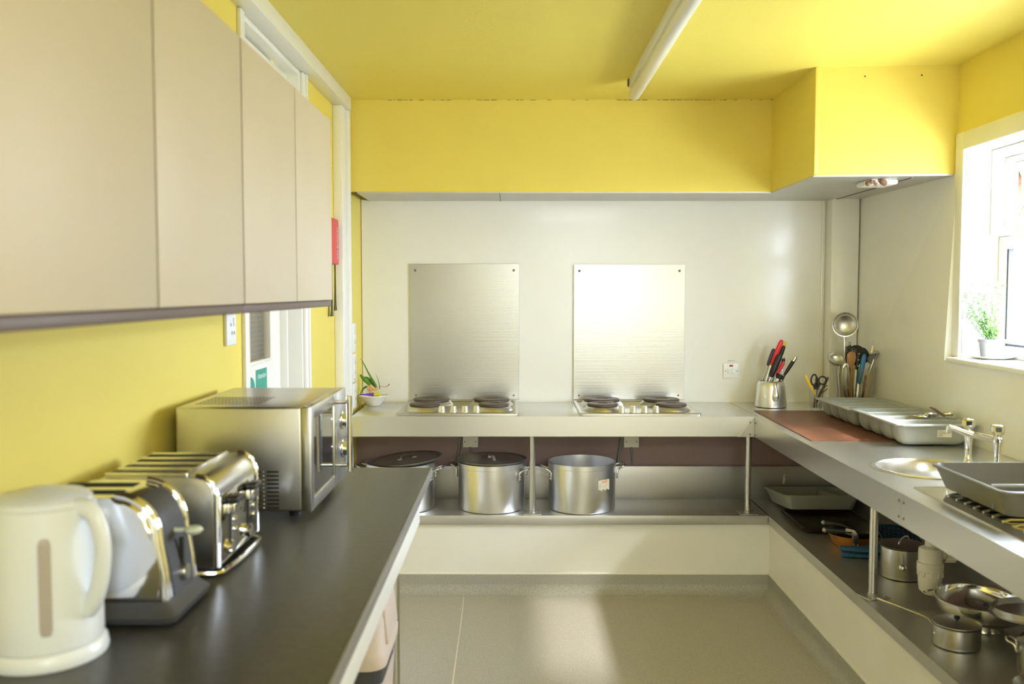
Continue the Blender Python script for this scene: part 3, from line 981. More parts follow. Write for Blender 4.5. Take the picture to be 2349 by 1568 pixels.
# ------------------------------------------------------------------ left worktop table
t_ = thing('worktop_table', 'long dark laminate worktop table with white apron along the left wall', 'table', (-0.56, 1.4, FZ))
TE = 2.838
MB().box((WLX + 0.002, -0.4, 0.9225), (-0.2625, TE - 0.002, 0.95), 0.001).build('tabletop', WORKTOP, t_)
eg = MB()
eg.box((-0.2625, -0.4, 0.9222), (-0.2560, TE, 0.9503), 0.0025)
eg.box((WLX + 0.002, TE - 0.003, 0.9222), (-0.2565, TE, 0.9501), 0.001)
eg.build('edge_strip', EDGE, t_)
ap = MB()
ap.box((-0.295, -0.35, 0.836), (-0.272, 2.60, 0.9224), 0.002)
ap.box((-0.82, 2.575, 0.836), (-0.295, 2.60, 0.9224), 0.002)
ap.build('apron', WHITE_PAINT, t_)
for (x, y) in ((-0.337, 2.55), (-0.80, 2.55), (-0.337, -0.3), (-0.80, -0.3)):
    MB().cyl((x, y, FZ), (x, y, 0.9224), 0.0115, 18).build('leg', STEEL_BRUSH, t_)

# bin under the worktop
t_ = thing('waste_bin', 'beige plastic bin with domed lid standing under the dark worktop', 'bin', (-0.50, 2.35, FZ))
tub(MB(), -0.475, 2.33, FZ + 0.001, 0.125, 0.11, 0.53, 0.15, 0.14, 0.04, 0.004, 0.01).build('body', BEIGE_BIN, t_)
MB().loft([rrect(-0.475, 2.33, 0.146, 0.136, 0.04, 0.525), rrect(-0.475, 2.33, 0.148, 0.138, 0.04, 0.575)]).build('rim_band', BLACK_SOFT, t_)
ld = MB()
ld.loft([rrect(-0.475, 2.33, 0.158, 0.150, 0.045, 0.575), rrect(-0.475, 2.33, 0.160, 0.152, 0.045, 0.60), rrect(-0.475, 2.33, 0.155, 0.147, 0.045, 0.612),
         rrect(-0.475, 2.33, 0.150, 0.140, 0.045, 0.68), rrect(-0.475, 2.33, 0.135, 0.12, 0.045, 0.77), rrect(-0.475, 2.33, 0.10, 0.09, 0.045, 0.81), rrect(-0.475, 2.33, 0.05, 0.05, 0.03, 0.82)])
lid_ = ld.build('lid', BEIGE_BIN, t_)
M = Matrix.Translation((-0.3235, 2.33, 0.675)) @ Matrix.Rotation(R(-6), 4, 'Y')
MB().box((-0.003, -0.09, -0.055), (0.004, 0.09, 0.06), 0.003, 3, M).build('flap', BEIGE_BIN, lid_)

# ------------------------------------------------------------------ microwave
t_ = thing('microwave_oven', 'stainless steel microwave oven standing at the far end of the dark worktop', 'microwave', (-0.66, 2.42, 0.95))
mw = MB().box((-0.818, 2.193, 0.967), (-0.514, 2.648, 1.221), 0.005, 3)
mw.box((-0.842, 2.25, 0.985), (-0.815, 2.60, 1.195), 0.01, 3)
body = mw.build('body', STEEL_BRUSH, t_)
vn = MB()
for k in range(10):
    z = 1.064 - k * 0.0098
    for xa, xb in ((-0.640, -0.615), (-0.600, -0.570)):
        vn.box((xa, 2.1922, z - 0.0023), (xb, 2.194, z + 0.0023), 0.0008, 1)
vn.build('side_vents', HOLE, body)
dm = MB()
for k in range(10):
    dm.ball((-0.607, 2.1928, 1.064 - k * 0.0098), 0.0022, 8, (1, 0.6, 1))
dm.build('vent_dimples', CHROME, body)
tv = MB()
for a in range(18):
    for b in range(6):
        tv.box((-0.79 + a * 0.009, 2.25 + b * 0.028, 1.2205), (-0.785 + a * 0.009, 2.268 + b * 0.028, 1.2213))
setp(tv.build('top_vents', CARCASS, body), None, kind='stuff')
dk = MB()
frame(dk, -0.513, -0.490, 2.19, 2.512, 0.966, 1.222, 0.033, 0.003)
dor = dk.build('door', STEEL_BRUSH, t_)
MB().box((-0.510, 2.218, 1.0), (-0.494, 2.482, 1.194)).build('door_glass', DARK_GLASS, dor)
hn = MB()
hn.cyl((-0.452, 2.49, 1.004), (-0.452, 2.49, 1.216), 0.008, 18, 0.002)
for z in (1.025, 1.198):
    hn.cyl((-0.492, 2.49, z), (-0.452, 2.49, z), 0.0055, 12)
hn.build('handle', CHROME, dor)
cp = MB().box((-0.513, 2.514, 0.966), (-0.490, 2.648, 1.222), 0.003).build('control_panel', STEEL_BRUSH, t_)
for z in (1.135, 1.055):
    kb = MB().lathe([(0.0, 0.0), (0.026, 0.0), (0.026, 0.003), (0.021, 0.005), (0.019, 0.016), (0.017, 0.018), (0.0, 0.018)], (0, 0, 0), 28)
    kb.transform(aim((-0.4905, 2.583, z), (1, 0, 0)))
    kb.build('knob', CHROME, cp)
for x in (-0.79, -0.54):
    for y in (2.23, 2.61):
        MB().lathe([(0.0, 0.9505), (0.014, 0.9505), (0.016, 0.968), (0.0, 0.968)], (x, y, 0), 16).build('foot', BLACK, t_)

# ------------------------------------------------------------------ four-slot toaster
t_ = thing('toaster', 'large four-slot brushed steel toaster between the microwave and the smaller toaster', 'toaster', (-0.69, 1.87, 0.95))
Y0, Y1 = 1.732, 2.005
pf = [(-0.806, 0.968), (-0.572, 0.968), (-0.572, 1.110)]
for k in range(1, 9):
    a = R(90 * k / 8)
    pf.append((-0.607 + 0.035 * cos(a), 1.110 + 0.035 * sin(a)))
for k in range(0, 9):
    a = R(90 + 90 * k / 8)
    pf.append((-0.780 + 0.026 * cos(a), 1.119 + 0.026 * sin(a)))
body = MB().prism(pf, 'y', Y0, Y1, 0.006, 3).build('body', STEEL_BRUSH, t_)
pv = MB().box((-0.570, Y0 + 0.012, 0.975), (-0.5665, Y1 - 0.012, 1.105), 0.003).build('end_panel', CHROME, t_)
for y in (Y0 + 0.004, Y1 - 0.004):
    MB().tube([(-0.571, y, 0.97), (-0.5705, y, 1.108), (-0.579, y, 1.133), (-0.595, y, 1.1445), (-0.61, y, 1.1465)], 0.005, 8).build('edge_trim', CHROME, t_)
sl = MB()
for k in range(4):
    y = Y0 + 0.045 + k * 0.06
    sl.box((-0.79, y - 0.014, 1.143), (-0.640, y + 0.014, 1.1462), 0.001)
sl.build('bread_slots', HOLE, t_)
br = MB()
for k in range(5):
    y = Y0 + 0.022 + k * 0.057
    br.box((-0.792, y - 0.006, 1.1445), (-0.635, y + 0.006, 1.149), 0.002)
br.box((-0.636, Y0 + 0.01, 1.1445), (-0.629, Y1 - 0.01, 1.151), 0.002)
br.build('slot_surround', CHROME, t_)
for y in (1.80, 1.925):
    MB().box((-0.5668, y - 0.006, 1.0), (-0.5655, y + 0.006, 1.095)).build('lever_track', HOLE, t_)
    lv = MB().box((-0.566, y - 0.024, 1.084), (-0.542, y + 0.024, 1.097), 0.005, 3).build('lever', BLACK, t_)
    MB().box((-0.566, y - 0.022, 1.062), (-0.549, y + 0.022, 1.084), 0.003, 3).build('lever_plate', CHROME, lv)
    kb = MB().lathe([(0.0, 0.0), (0.014, 0.0), (0.013, 0.010), (0.0, 0.011)], (0, 0, 0), 20)
    kb.transform(aim((-0.566, y - 0.01, 0.995), (1, 0, 0)))
    kb.build('browning_knob', CHROME, t_)
    for dz in (1.02, 1.04):
        MB().cyl((-0.567, y + 0.032, dz), (-0.561, y + 0.032, dz), 0.006, 12, 0.001).build('button', CHROME, t_)
ft = MB()
ft.tube([(-0.80, Y0 + 0.0, 0.957), (-0.585, Y0 + 0.0, 0.957), (-0.560, Y0 + 0.02, 0.957), (-0.556, Y1 - 0.02, 0.957), (-0.58, Y1 + 0.0, 0.957), (-0.80, Y1 + 0.0, 0.957)], 0.0055, 8, smooth=1)
ft.build('base_rail', CHROME, t_)
MB().box((-0.795, Y0 + 0.012, 0.9505), (-0.585, Y1 - 0.012, 0.969), 0.003).build('base', BLACK, t_)

# ------------------------------------------------------------------ two-slot toaster
t_ = thing('toaster', 'small rounded chrome two-slot toaster behind the white kettle', 'toaster', (-0.69, 1.56, 0.95))
Y0, Y1 = 1.487, 1.640
pf = [(-0.812, 0.985), (-0.580, 0.985), (-0.584, 1.03), (-0.592, 1.075)]
for k in range(0, 9):
    a = R(8 + 82 * k / 8)
    pf.append((-0.665 + 0.070 * cos(a), 1.090 + 0.070 * sin(a)))
for k in range(0, 9):
    a = R(90 + 86 * k / 8)
    pf.append((-0.755 + 0.055 * cos(a), 1.105 + 0.055 * sin(a)))
body = MB().prism(pf, 'y', Y0, Y1, 0.010, 4).build('body', CHROME, t_)
epf = [(-0.580, 0.987), (-0.572, 0.987), (-0.578, 1.035), (-0.587, 1.08)]
for k in range(0, 6):
    a = R(10 + 50 * k / 5)
    epf.append((-0.665 + 0.075 * cos(a), 1.092 + 0.074 * sin(a)))
epf += [(-0.640, 1.12), (-0.60, 1.05)]
MB().prism(epf, 'y', Y0 + 0.030, Y1 - 0.028, 0.003).build('end_panel', BLACK_SOFT, t_)
for yy in (Y0 + 0.010, Y0 + 0.024, Y1 - 0.010):
    pts = [(-0.5795, yy, 0.987), (-0.5835, yy, 1.03), (-0.591, yy, 1.075)]
    for k in range(0, 8):
        a = R(10 + 76 * k / 7)
        pts.append((-0.665 + 0.0715 * cos(a), yy, 1.091 + 0.0715 * sin(a)))
    MB().tube(pts, 0.0055, 10).build('edge_trim', CHROME, t_)
sl = MB()
for y in (1.535, 1.595):
    sl.box((-0.79, y - 0.015, 1.157), (-0.665, y + 0.015, 1.1612), 0.001)
sl.build('bread_slots', HOLE, t_)
MB().box((-0.580, 1.560, 1.0), (-0.5735, 1.568, 1.075)).build('lever_track', HOLE, t_)
lv = MB()
lv.lathe([(0.0, -0.006), (0.012, -0.0055), (0.017, 0.0), (0.012, 0.0055), (0.0, 0.006)], (-0.556, 1.564, 1.088), 20)
lv.cyl((-0.60, 1.564, 1.088), (-0.557, 1.564, 1.088), 0.004, 8)
setp(lv.build('lever', mat('pale_green_plastic', (0.62, 0.68, 0.60), 0.3), t_), 'pale oval lever knob')
kb = MB().lathe([(0.0, 0.0), (0.015, 0.0), (0.014, 0.012), (0.0, 0.013)], (0, 0, 0), 20)
kb.transform(aim((-0.578, 1.564, 1.015), (1, 0, 0.1)))
kb.build('browning_knob', CHROME, t_)
bs = MB()
bs.loft([rrect(-0.696, 1.5635, 0.138, 0.095, 0.02, 0.956), rrect(-0.696, 1.5635, 0.140, 0.097, 0.02, 0.966), rrect(-0.696, 1.5635, 0.128, 0.086, 0.02, 0.978), rrect(-0.696, 1.5635, 0.122, 0.081, 0.015, 0.987)])
for x in (-0.80, -0.592):
    for y in (1.50, 1.63):
        bs.lathe([(0.0, 0.9505), (0.012, 0.9505), (0.012, 0.957), (0.0, 0.957)], (x, y, 0), 12)
bs.build('base', BLACK_SOFT, t_)

# ------------------------------------------------------------------ kettle
KX, KY = -0.712, 1.365
t_ = thing('electric_kettle', 'white plastic jug kettle with grey gauge at the near end of the worktop', 'kettle', (KX, KY, 0.95))
kb = MB().lathe([(0.0, 0.975), (0.080, 0.975), (0.0815, 0.985), (0.081, 1.02), (0.078, 1.10), (0.0755, 1.165), (0.0745, 1.180), (0.070, 1.184), (0.0, 1.184)], (KX, KY, 0), 48)
kb.prism([(KX - 0.06, KY - 0.035), (KX - 0.105, KY - 0.006), (KX - 0.105, KY + 0.006), (KX - 0.06, KY + 0.035)], 'z', 1.14, 1.183, 0.004)
kb.build('body', KETTLE_WHITE, t_)
MB().lathe([(0.0, 1.184), (0.068, 1.184), (0.069, 1.190), (0.060, 1.197), (0.03, 1.200), (0.012, 1.206), (0.0, 1.206)], (KX, KY, 0), 40).build('lid', KETTLE_WHITE, t_)
hd = V((0.93, -0.30, 0)).normalized()
hp = [V((KX, KY, z)) + hd * r for r, z in ((0.066, 1.178), (0.086, 1.180), (0.103, 1.160), (0.111, 1.125), (0.107, 1.085), (0.095, 1.045), (0.078, 1.025))]
MB().tube(hp, [0.016, 0.0155, 0.014, 0.013, 0.013, 0.0135, 0.014], 14, flat=0.8, up=(0.3, 0.93, 0.1), smooth=2).build('handle', KETTLE_WHITE, t_)
ga = V((0.46, -0.89, 0)).normalized()
gm = MB()
M0 = Matrix.Translation((KX, KY, 0)) @ Matrix.Rotation(math.atan2(ga.y, ga.x), 4, 'Z')
L = []
for z, w_, r in ((1.003, 0.001, 0.0815), (1.004, 0.006, 0.0825), (1.012, 0.0085, 0.0825), (1.135, 0.0085, 0.0778), (1.143, 0.006, 0.0776), (1.145, 0.001, 0.077)):
    L.append([M0 @ V(q) for q in ((r - 0.006, -w_, z), (r + 0.0012, -w_, z), (r + 0.002, 0, z), (r + 0.0012, w_, z), (r - 0.006, w_, z))])
gm.loft(L)
setp(gm.build('water_gauge', GAUGE, t_), 'grey vertical water gauge')
MB().lathe([(0.0, 0.9505), (0.086, 0.9505), (0.088, 0.956), (0.086, 0.968), (0.081, 0.974), (0.0, 0.974)], (KX, KY, 0), 44).build('power_base', KETTLE_WHITE, t_)

# door notice
t_ = thing('door_sign', 'green notice with round symbol on the white door above the microwave', 'sign', (DX, 3.36, 1.15))
Rm = Matrix.Rotation(R(90), 4, 'Z') @ Matrix.Rotation(R(90), 4, 'X')
MB().box((DX, 3.33, 1.09), (DX + 0.0015, 3.475, 1.212)).build('panel', GREEN_SIGN, t_)
dsc = MB().lathe([(0.0, 0.0), (0.052, 0.0), (0.052, 0.0015), (0.0, 0.0015)], (0, 0, 0), 36)
dsc.transform(aim((DX, 3.265, 1.140), (1, 0, 0)))
dsc.build('round_symbol', GREEN_SIGN, t_)
text_part('lettering', 'Attention', 0.028, Matrix.Translation((DX + 0.0016, 3.352, 1.178)) @ Rm, WHITE_PAINT, t_, 0.0003)

# ------------------------------------------------------------------ stockpots on the lower shelf


def loop_handle(parent, c, ang, r, z, w=0.05, out=0.055, rise=0.016, th=0.0048, plates=True):
    """wire loop handle on the side of a pot, ang is the direction it points"""
    M = Matrix.Translation(V(c)) @ Matrix.Rotation(ang, 4, 'Z')
    pts = [(r + 0.001, -w, z - 0.022), (r + 0.006, -w, z - 0.002), (r + out, -w * 0.78, z + rise), (r + out, w * 0.78, z + rise), (r + 0.006, w, z - 0.002), (r + 0.001, w, z - 0.022)]
    h = MB().tube([M @ V(p) for p in pts], th, 10, smooth=2)
    ho = h.build('handle', CHROME, parent)
    if plates:
        for sgn in (-1, 1):
            b = MB()
            b.box((r - 0.002, sgn * w - 0.009, z - 0.05), (r + 0.0035, sgn * w + 0.009, z - 0.012), 0.002, 2, M)
            for dz in (-0.042, -0.028):
                b.ball(M @ V((r + 0.004, sgn * w, z + dz)), 0.0045, 8)
            b.build('rivet_plate', CHROME, ho)
    return ho


def stockpot(x, y, r, h, a0, label):
    t = thing('stockpot', label, 'stockpot', (x, y, SH), 'aluminium stockpots on the back shelf')
    b = MB().lathe([(0.0, 0.0008), (r - 0.012, 0.0008), (r - 0.003, 0.004), (r, 0.012), (r, h - 0.026), (r + 0.003, h - 0.024), (r + 0.003, h - 0.001), (r + 0.001, h),
                    (r - 0.002, h - 0.001), (r - 0.003, h - 0.02), (r - 0.004, 0.012), (r - 0.014, 0.006), (0.0, 0.005)], (x, y, SH), 72)
    b.build('body', ALU, t)
    for a in (a0, a0 + pi):
        loop_handle(t, (x, y, SH), a, r, h - 0.035)
    return t


def pot_lid(x, y, z, r, label, tilt=None, grip=0.3):
    t = thing('pot_lid', label, 'lid', (x, y, z), 'lids of the stockpots')
    l = MB().lathe([(0.0, 0.004), (r - 0.02, 0.0035), (r - 0.012, 0.0), (r - 0.006, 0.001), (r + 0.006, 0.007), (r + 0.008, 0.011), (r + 0.002, 0.0115),
                    (r - 0.006, 0.007), (r - 0.015, 0.0085), (r - 0.03, 0.0085), (0.0, 0.010)], (x, y, z), 64)
    l.build('disc', ALU_DULL, t)
    M = Matrix.Translation((x, y, z + 0.009)) @ Matrix.Rotation(grip, 4, 'Z')
    g = MB()
    for sgn in (-1, 1):
        g.box((sgn * 0.038 - 0.011, -0.008, 0), (sgn * 0.038 + 0.011, 0.008, 0.002), 0.0005, 1, M)
    g.tube([M @ V(p) for p in ((-0.034, 0, 0.001), (-0.022, 0, 0.016), (0.022, 0, 0.016), (0.034, 0, 0.001))], 0.0085, 8, flat=0.25, up=(0, 0, 1))
    g.build('strap_handle', ALU, t)
    if tilt:
        t.rotation_euler = tilt
    return t


stockpot(-0.572, 4.543, 0.170, 0.232, R(-8), 'leftmost aluminium stockpot, partly hidden by the dark worktop, its lid ajar')
stockpot(-0.114, 4.545, 0.166, 0.236, R(-20), 'middle aluminium stockpot with its flat lid on, beside the left steel post')
sp3 = stockpot(0.338, 4.535, 0.166, 0.238, R(8), 'open aluminium stockpot without a lid, right of the steel post')
pot_lid(-0.538, 4.543, SH + 0.2375, 0.170, 'flat aluminium lid tilted on the leftmost stockpot', (R(1), R(-5.5), 0), R(25))
pot_lid(-0.114, 4.545, SH + 0.2365, 0.170, 'flat aluminium lid lying level on the middle stockpot', None, R(-70))
# torn label on the open pot
lm = MB()
L = []
for k in range(9):
    a = R(-66 + k * 3.1)
    jag = 0.006 * sin(k * 2.3)
    L.append([(0.338 + 0.1666 * cos(a), 4.535 + 0.1666 * sin(a), SH + z) for z in (0.118 + jag, 0.166 + 0.002 * (k > 1))])
lm.loft(L, False, False, False)
tl = lm.build('torn_label', TORN, sp3)
lm = MB()
L = []
for k in range(5):
    a = R(-58 + k * 3.0)
    L.append([(0.338 + 0.1669 * cos(a), 4.535 + 0.1669 * sin(a), SH + z) for z in (0.152, 0.162)])
lm.loft(L, False, False, False)
setp(lm.build('orange_print', mat('orange_print', (0.72, 0.30, 0.10), 0.7), tl), 'faded orange print')

# ------------------------------------------------------------------ right lower shelf


def rotthing(t, rot):
    t.rotation_euler = rot
    return t


# grey tub with caddy, leaning on the baking trays
t_ = thing('washing_up_tub', 'dark grey divided plastic tub on the lower right shelf behind the baking trays', 'tub', (1.475, 4.50, SH + 0.0185))
gz = SH + 0.0185
tb = MB()
tub(tb, 1.475, 4.505, gz, 0.158, 0.168, gz + 0.072, 0.178, 0.186, 0.03, 0.004, 0.01, 0.008)
tb.build('body', GREY_TUB, t_)
dv = MB()
dv.box((1.560, 4.345, gz + 0.012), (1.564, 4.665, gz + 0.064), 0.001)
dv.box((1.564, 4.46, gz + 0.012), (1.642, 4.464, gz + 0.064), 0.001)
dv.box((1.564, 4.57, gz + 0.012), (1.642, 4.574, gz + 0.064), 0.001)
dv.build('divider', GREY_TUB, t_)
t_.rotation_euler = (R(-5.8), 0, 0)
setp(MB().prism([(1.35, 4.36), (1.52, 4.40), (1.515, 4.50), (1.345, 4.47)], 'z', SH + 0.055, SH + 0.063, 0.002).transform(
    Matrix.Translation((1.43, 4.43, SH + 0.064)) @ Matrix.Rotation(R(6), 4, 'Y') @ Matrix.Translation((-1.43, -4.43, -SH - 0.059))).build('black_tray', BLACK),
     'small black tray lying inside the dark grey tub on the lower shelf', 'tray')

for k, (dx, dy, dz, lb) in enumerate(((0, 0, 0.0008, 'lower of the two nested dark baking trays on the right shelf'), (0.001, 0.002, 0.0085, 'upper of the two nested dark baking trays on the right shelf'))):
    t_ = thing('baking_tray', lb, 'baking tray', (1.455 + dx, 4.21 + dy, SH + dz), 'dark baking trays stacked on the right shelf')
    m_ = MB()
    tub(m_, 1.455 + dx, 4.21 + dy, SH + dz, 0.148, 0.165, SH + dz + 0.020, 0.160, 0.177, 0.022, 0.0016, 0.006, 0.006)
    m_.build('tray', BAKE, t_)
    t_.rotation_euler = (0, 0, R(0.3 * k))


def frying_pan(x, y, z, rt, rb, h, mat_out, label, ha, hl=0.13):
    t = thing('frying_pan', label, 'frying pan', (x, y, z), 'nested frying pans on the right shelf')
    MB().lathe([(0.0, 0.0008), (rb, 0.0008), (rb + 0.006, 0.003), (rt - 0.006, h - 0.004), (rt, h), (rt - 0.002, h + 0.001), (rt - 0.008, h - 0.0035), (rb + 0.004, 0.0055), (rb, 0.004), (0.0, 0.004)], (x, y, z), 56).build('body', mat_out, t)
    MB().lathe([(rt - 0.0035, h - 0.0005), (rt - 0.0095, h - 0.0045), (rb + 0.003, 0.0062), (rb - 0.002, 0.0047), (0.0, 0.0047)], (x, y, z), 56).build('lining', PAN_DARK, t)
    return t


f1 = frying_pan(1.452, 3.86, SH, 0.118, 0.080, 0.055, COPPER, 'copper coloured frying pan at the bottom of the nested pair, with riveted grey bracket', 0)
f2 = frying_pan(1.460, 3.868, SH + 0.024, 0.108, 0.072, 0.050, PAN_DARK, 'dark frying pan nested inside the copper coloured one', 0)
# bracket of the copper pan with rivets and swept-back handle
bx, by = 1.415, 3.752
bd = V((-0.30, -0.95, 0)).normalized()
b = MB()
b.tube([(1.422, 3.772, SH + 0.016), (1.413, 3.745, SH + 0.040), (1.408, 3.735, SH + 0.075), (1.402, 3.738, SH + 0.084), (1.375, 3.755, SH + 0.087)], 0.013, 8, flat=0.25, up=(0.3, 0.95, 0.2))
for dx, dz in ((-0.008, 0.032), (0.008, 0.030), (0.0, 0.020)):
    b.ball((1.416 + dx, 3.748 + dz * -0.1, SH + dz), 0.0045, 8)
setp(b.build('bracket', ALU_DULL, f1), 'grey riveted bracket')
MB().tube([(1.400, 3.745, SH + 0.086), (1.36, 3.775, SH + 0.083), (1.325, 3.80, SH + 0.078), (1.312, 3.808, SH + 0.077)], [0.009, 0.011, 0.012, 0.008], 12, smooth=1).build('handle', BLACK, f1)
MB().ball((1.308, 3.811, SH + 0.077), 0.0115, 14).build('handle_cap', ALU_DULL, f1)
MB().tube([(1.435, 3.80, SH + 0.075), (1.39, 3.83, SH + 0.094), (1.345, 3.865, SH + 0.093), (1.33, 3.876, SH + 0.092)], [0.007, 0.010, 0.011, 0.008], 12, smooth=1).build('handle', BLACK, f2)
MB().ball((1.326, 3.879, SH + 0.092), 0.0105, 14).build('handle_cap', ALU_DULL, f2)

# double oven glove
t_ = thing('oven_glove', 'blue spotted oven glove lying folded on the right shelf beside the saucepan', 'oven glove', (1.50, 3.66, SH))


def pad(pts, widths, th, dirn):
    """soft flat strip through points"""
    m_ = MB()
    L = []
    d = V(dirn).normalized()
    for p_, w_ in zip(pts, widths):
        p_ = V(p_)
        L.append([p_ + d * (w_ * cos(2 * pi * k / 16)) + V((0, 0, 1)) * (th * sin(2 * pi * k / 16)) for k in range(16)])
    return m_.loft(L)


pad([(1.335, 3.685, SH + 0.011), (1.345, 3.685, SH + 0.011), (1.40, 3.68, SH + 0.011), (1.47, 3.675, SH + 0.011), (1.53, 3.67, SH + 0.011), (1.60, 3.67, SH + 0.011)], [0.012, 0.024, 0.034, 0.045, 0.06, 0.06], 0.010, (0.1, 1, 0)).build('mitt', BLUE_CLOTH, t_)
pad([(1.333, 3.70, SH + 0.030), (1.343, 3.70, SH + 0.030), (1.40, 3.685, SH + 0.031), (1.47, 3.67, SH + 0.036), (1.53, 3.665, SH + 0.048), (1.60, 3.675, SH + 0.06)], [0.012, 0.024, 0.034, 0.045, 0.06, 0.06], 0.010, (0.1, 1, 0)).build('mitt', BLUE_CLOTH, t_)
dp = MB()
L = []
NU, NV = 14, 8
for i in range(NU + 1):
    u = i / NU
    row = []
    for j in range(NV + 1):
        v = j / NV
        row.append(V((1.475 + 0.19 * u, 3.59 + 0.13 * v + 0.012 * sin(u * 7), SH + 0.075 + 0.055 * v - 0.05 * u * u + 0.006 * sin(u * 9 + v * 3))))
    L.append(row)
top = L
dp.loft([[p_ for p_ in row] + [p_ - V((0, 0, 0.008)) for p_ in reversed(row)] for row in top])
pan = dp.build('spotted_panel', BLUE_DARK, t_)
dd = MB()
for i in range(1, 11):
    for j in range(1, 6):
        u, v = i / 11 + (0.04 if j % 2 else 0), j / 6
        p_ = V((1.475 + 0.19 * u, 3.59 + 0.13 * v + 0.012 * sin(u * 7), SH + 0.0755 + 0.055 * v - 0.05 * u * u + 0.006 * sin(u * 9 + v * 3)))
        dd.ball(p_, 0.0028, 6, (1, 1, 0.5))
setp(dd.build('spots', DOT, pan), None, kind='stuff')
MB().loft([[(1.478 + a, 3.605 + c, SH + z) for a, c in ((0, 0), (0.055, 0.005), (0.055, 0.012), (0, 0.008))] for z in (0.0008, 0.035, 0.07, 0.082)]).build('hanging_cuff', BLUE_CLOTH, t_)


def saucepan(name, x, y, r, h, label, lidlabel, tilt_h=None):
    t = thing(name, label, 'saucepan', (x, y, SH))
    MB().lathe([(0.0, 0.0008), (r - 0.008, 0.0008), (r - 0.001, 0.004), (r - 0.001, 0.012), (r, 0.014), (r, h - 0.003), (r + 0.003, h), (r, h + 0.001), (r - 0.003, h - 0.002), (r - 0.003, 0.012), (0.0, 0.008)], (x, y, SH), 48).build('body', STEEL_BRUSH, t)
    return t


sx, sy, sr, sh = 1.475, 3.43, 0.080, 0.118
t_ = saucepan('saucepan', sx, sy, sr, sh, 'stainless saucepan with dark lid behind the white waste trap', '')
hd_ = (V((0, 0, 1.5)) - V((sx, sy, SH + 0.07)))
hd_.z *= 0.6
hd_.normalize()
q0 = V((sx, sy, SH + 0.07)) + V((hd_.x, hd_.y, 0)).normalized() * sr
MB().tube([q0 - hd_ * 0.004, q0 + hd_ * 0.03, q0 + hd_ * 0.10, q0 + hd_ * 0.14], [0.006, 0.007, 0.012, 0.013], 14).ball(q0 + hd_ * 0.14, 0.013, 14).build('handle', CHROME, t_)
l_ = thing('pan_lid', 'dark flat lid with wire handle resting on the saucepan behind the trap', 'lid', (sx, sy, SH + sh))
MB().lathe([(0.0, 0.0015), (sr - 0.006, 0.0015), (sr + 0.004, 0.003), (sr + 0.0055, 0.0055), (sr - 0.002, 0.008), (sr - 0.02, 0.012), (0.0, 0.015)], (sx, sy, SH + sh), 48).build('disc', ALU_DULL, l_)
MB().tube([(sx - 0.028, sy - 0.028, SH + sh + 0.011), (sx - 0.018, sy - 0.018, SH + sh + 0.032), (sx + 0.02, sy + 0.012, SH + sh + 0.036), (sx + 0.035, sy + 0.026, SH + sh + 0.012)], 0.0035, 8, smooth=1).build('wire_handle', CHROME, l_)

sx, sy, sr, sh = 1.352, 2.75, 0.068, 0.066
t_ = saucepan('milk_pan', sx, sy, sr, sh, 'small stainless saucepan with long thin handle near the front shelf edge', '')
hm = MB().tube([(sx - 0.052, sy + 0.030, SH + 0.046), (sx - 0.066, sy + 0.042, SH + 0.068), (sx - 0.075, sy + 0.052, SH + 0.071), (sx - 0.135, sy + 0.135, SH + 0.080), (sx - 0.162, sy + 0.172, SH + 0.083), (sx - 0.172, sy + 0.186, SH + 0.083)],
               [0.004, 0.004, 0.004, 0.0045, 0.0075, 0.003], 10, flat=0.6, up=(0, 0, 1))
hm.ball((sx - 0.066, sy + 0.0, SH + 0.038), 0.005, 8)
hm.build('handle', CHROME, t_)
l_ = thing('pan_lid', 'flat lid with small black knob on the small long-handled saucepan', 'lid', (sx, sy, SH + sh))
MB().lathe([(0.0, 0.0012), (sr - 0.004, 0.0012), (sr + 0.002, 0.003), (sr + 0.001, 0.0055), (sr - 0.02, 0.0085), (0.0, 0.010)], (sx, sy, SH + sh), 40).build('disc', ALU_DULL, l_)
MB().lathe([(0.0, 0.009), (0.004, 0.009), (0.004, 0.014), (0.008, 0.016), (0.009, 0.024), (0.0, 0.026)], (sx, sy, SH + sh), 16).build('knob', BLACK, l_)

# big steel bowl on a foot
t_ = thing('colander_bowl', 'wide stainless bowl with ear handles on a ring foot, right end of the shelf', 'bowl', (1.508, 2.90, SH))
cx, cy = 1.508, 2.90
r0 = 0.142
prf = [(0.062, 0.0008), (0.064, 0.001), (0.060, 0.014), (0.062, 0.022)]
for k in range(1, 9):
    a = R(90 * k / 8)
    prf.append((0.055 + (r0 - 0.055) * sin(a) ** 0.9, 0.022 + 0.073 * (1 - cos(a))))
prf += [(r0 + 0.008, 0.096), (r0 + 0.008, 0.098), (r0 - 0.002, 0.097)]
for k in range(7, 0, -1):
    a = R(90 * k / 8)
    prf.append((0.053 + (r0 - 0.055) * sin(a) ** 0.9, 0.0245 + 0.073 * (1 - cos(a))))
prf.append((0.0, 0.0235))
MB().lathe(prf, (cx, cy, SH), 64).build('bowl', CHROME, t_)
for a in (R(160), R(-20)):
    M = Matrix.Translation((cx, cy, SH + 0.097)) @ Matrix.Rotation(a, 4, 'Z')
    MB().tube([M @ V(p_) for p_ in ((r0 + 0.004, -0.030, 0), (r0 + 0.022, -0.022, -0.001), (r0 + 0.027, 0, -0.001), (r0 + 0.022, 0.022, -0.001), (r0 + 0.004, 0.030, 0))], 0.0075, 10, flat=0.45, up=(0, 0, 1), smooth=1).build('ear_handle', CHROME, t_)

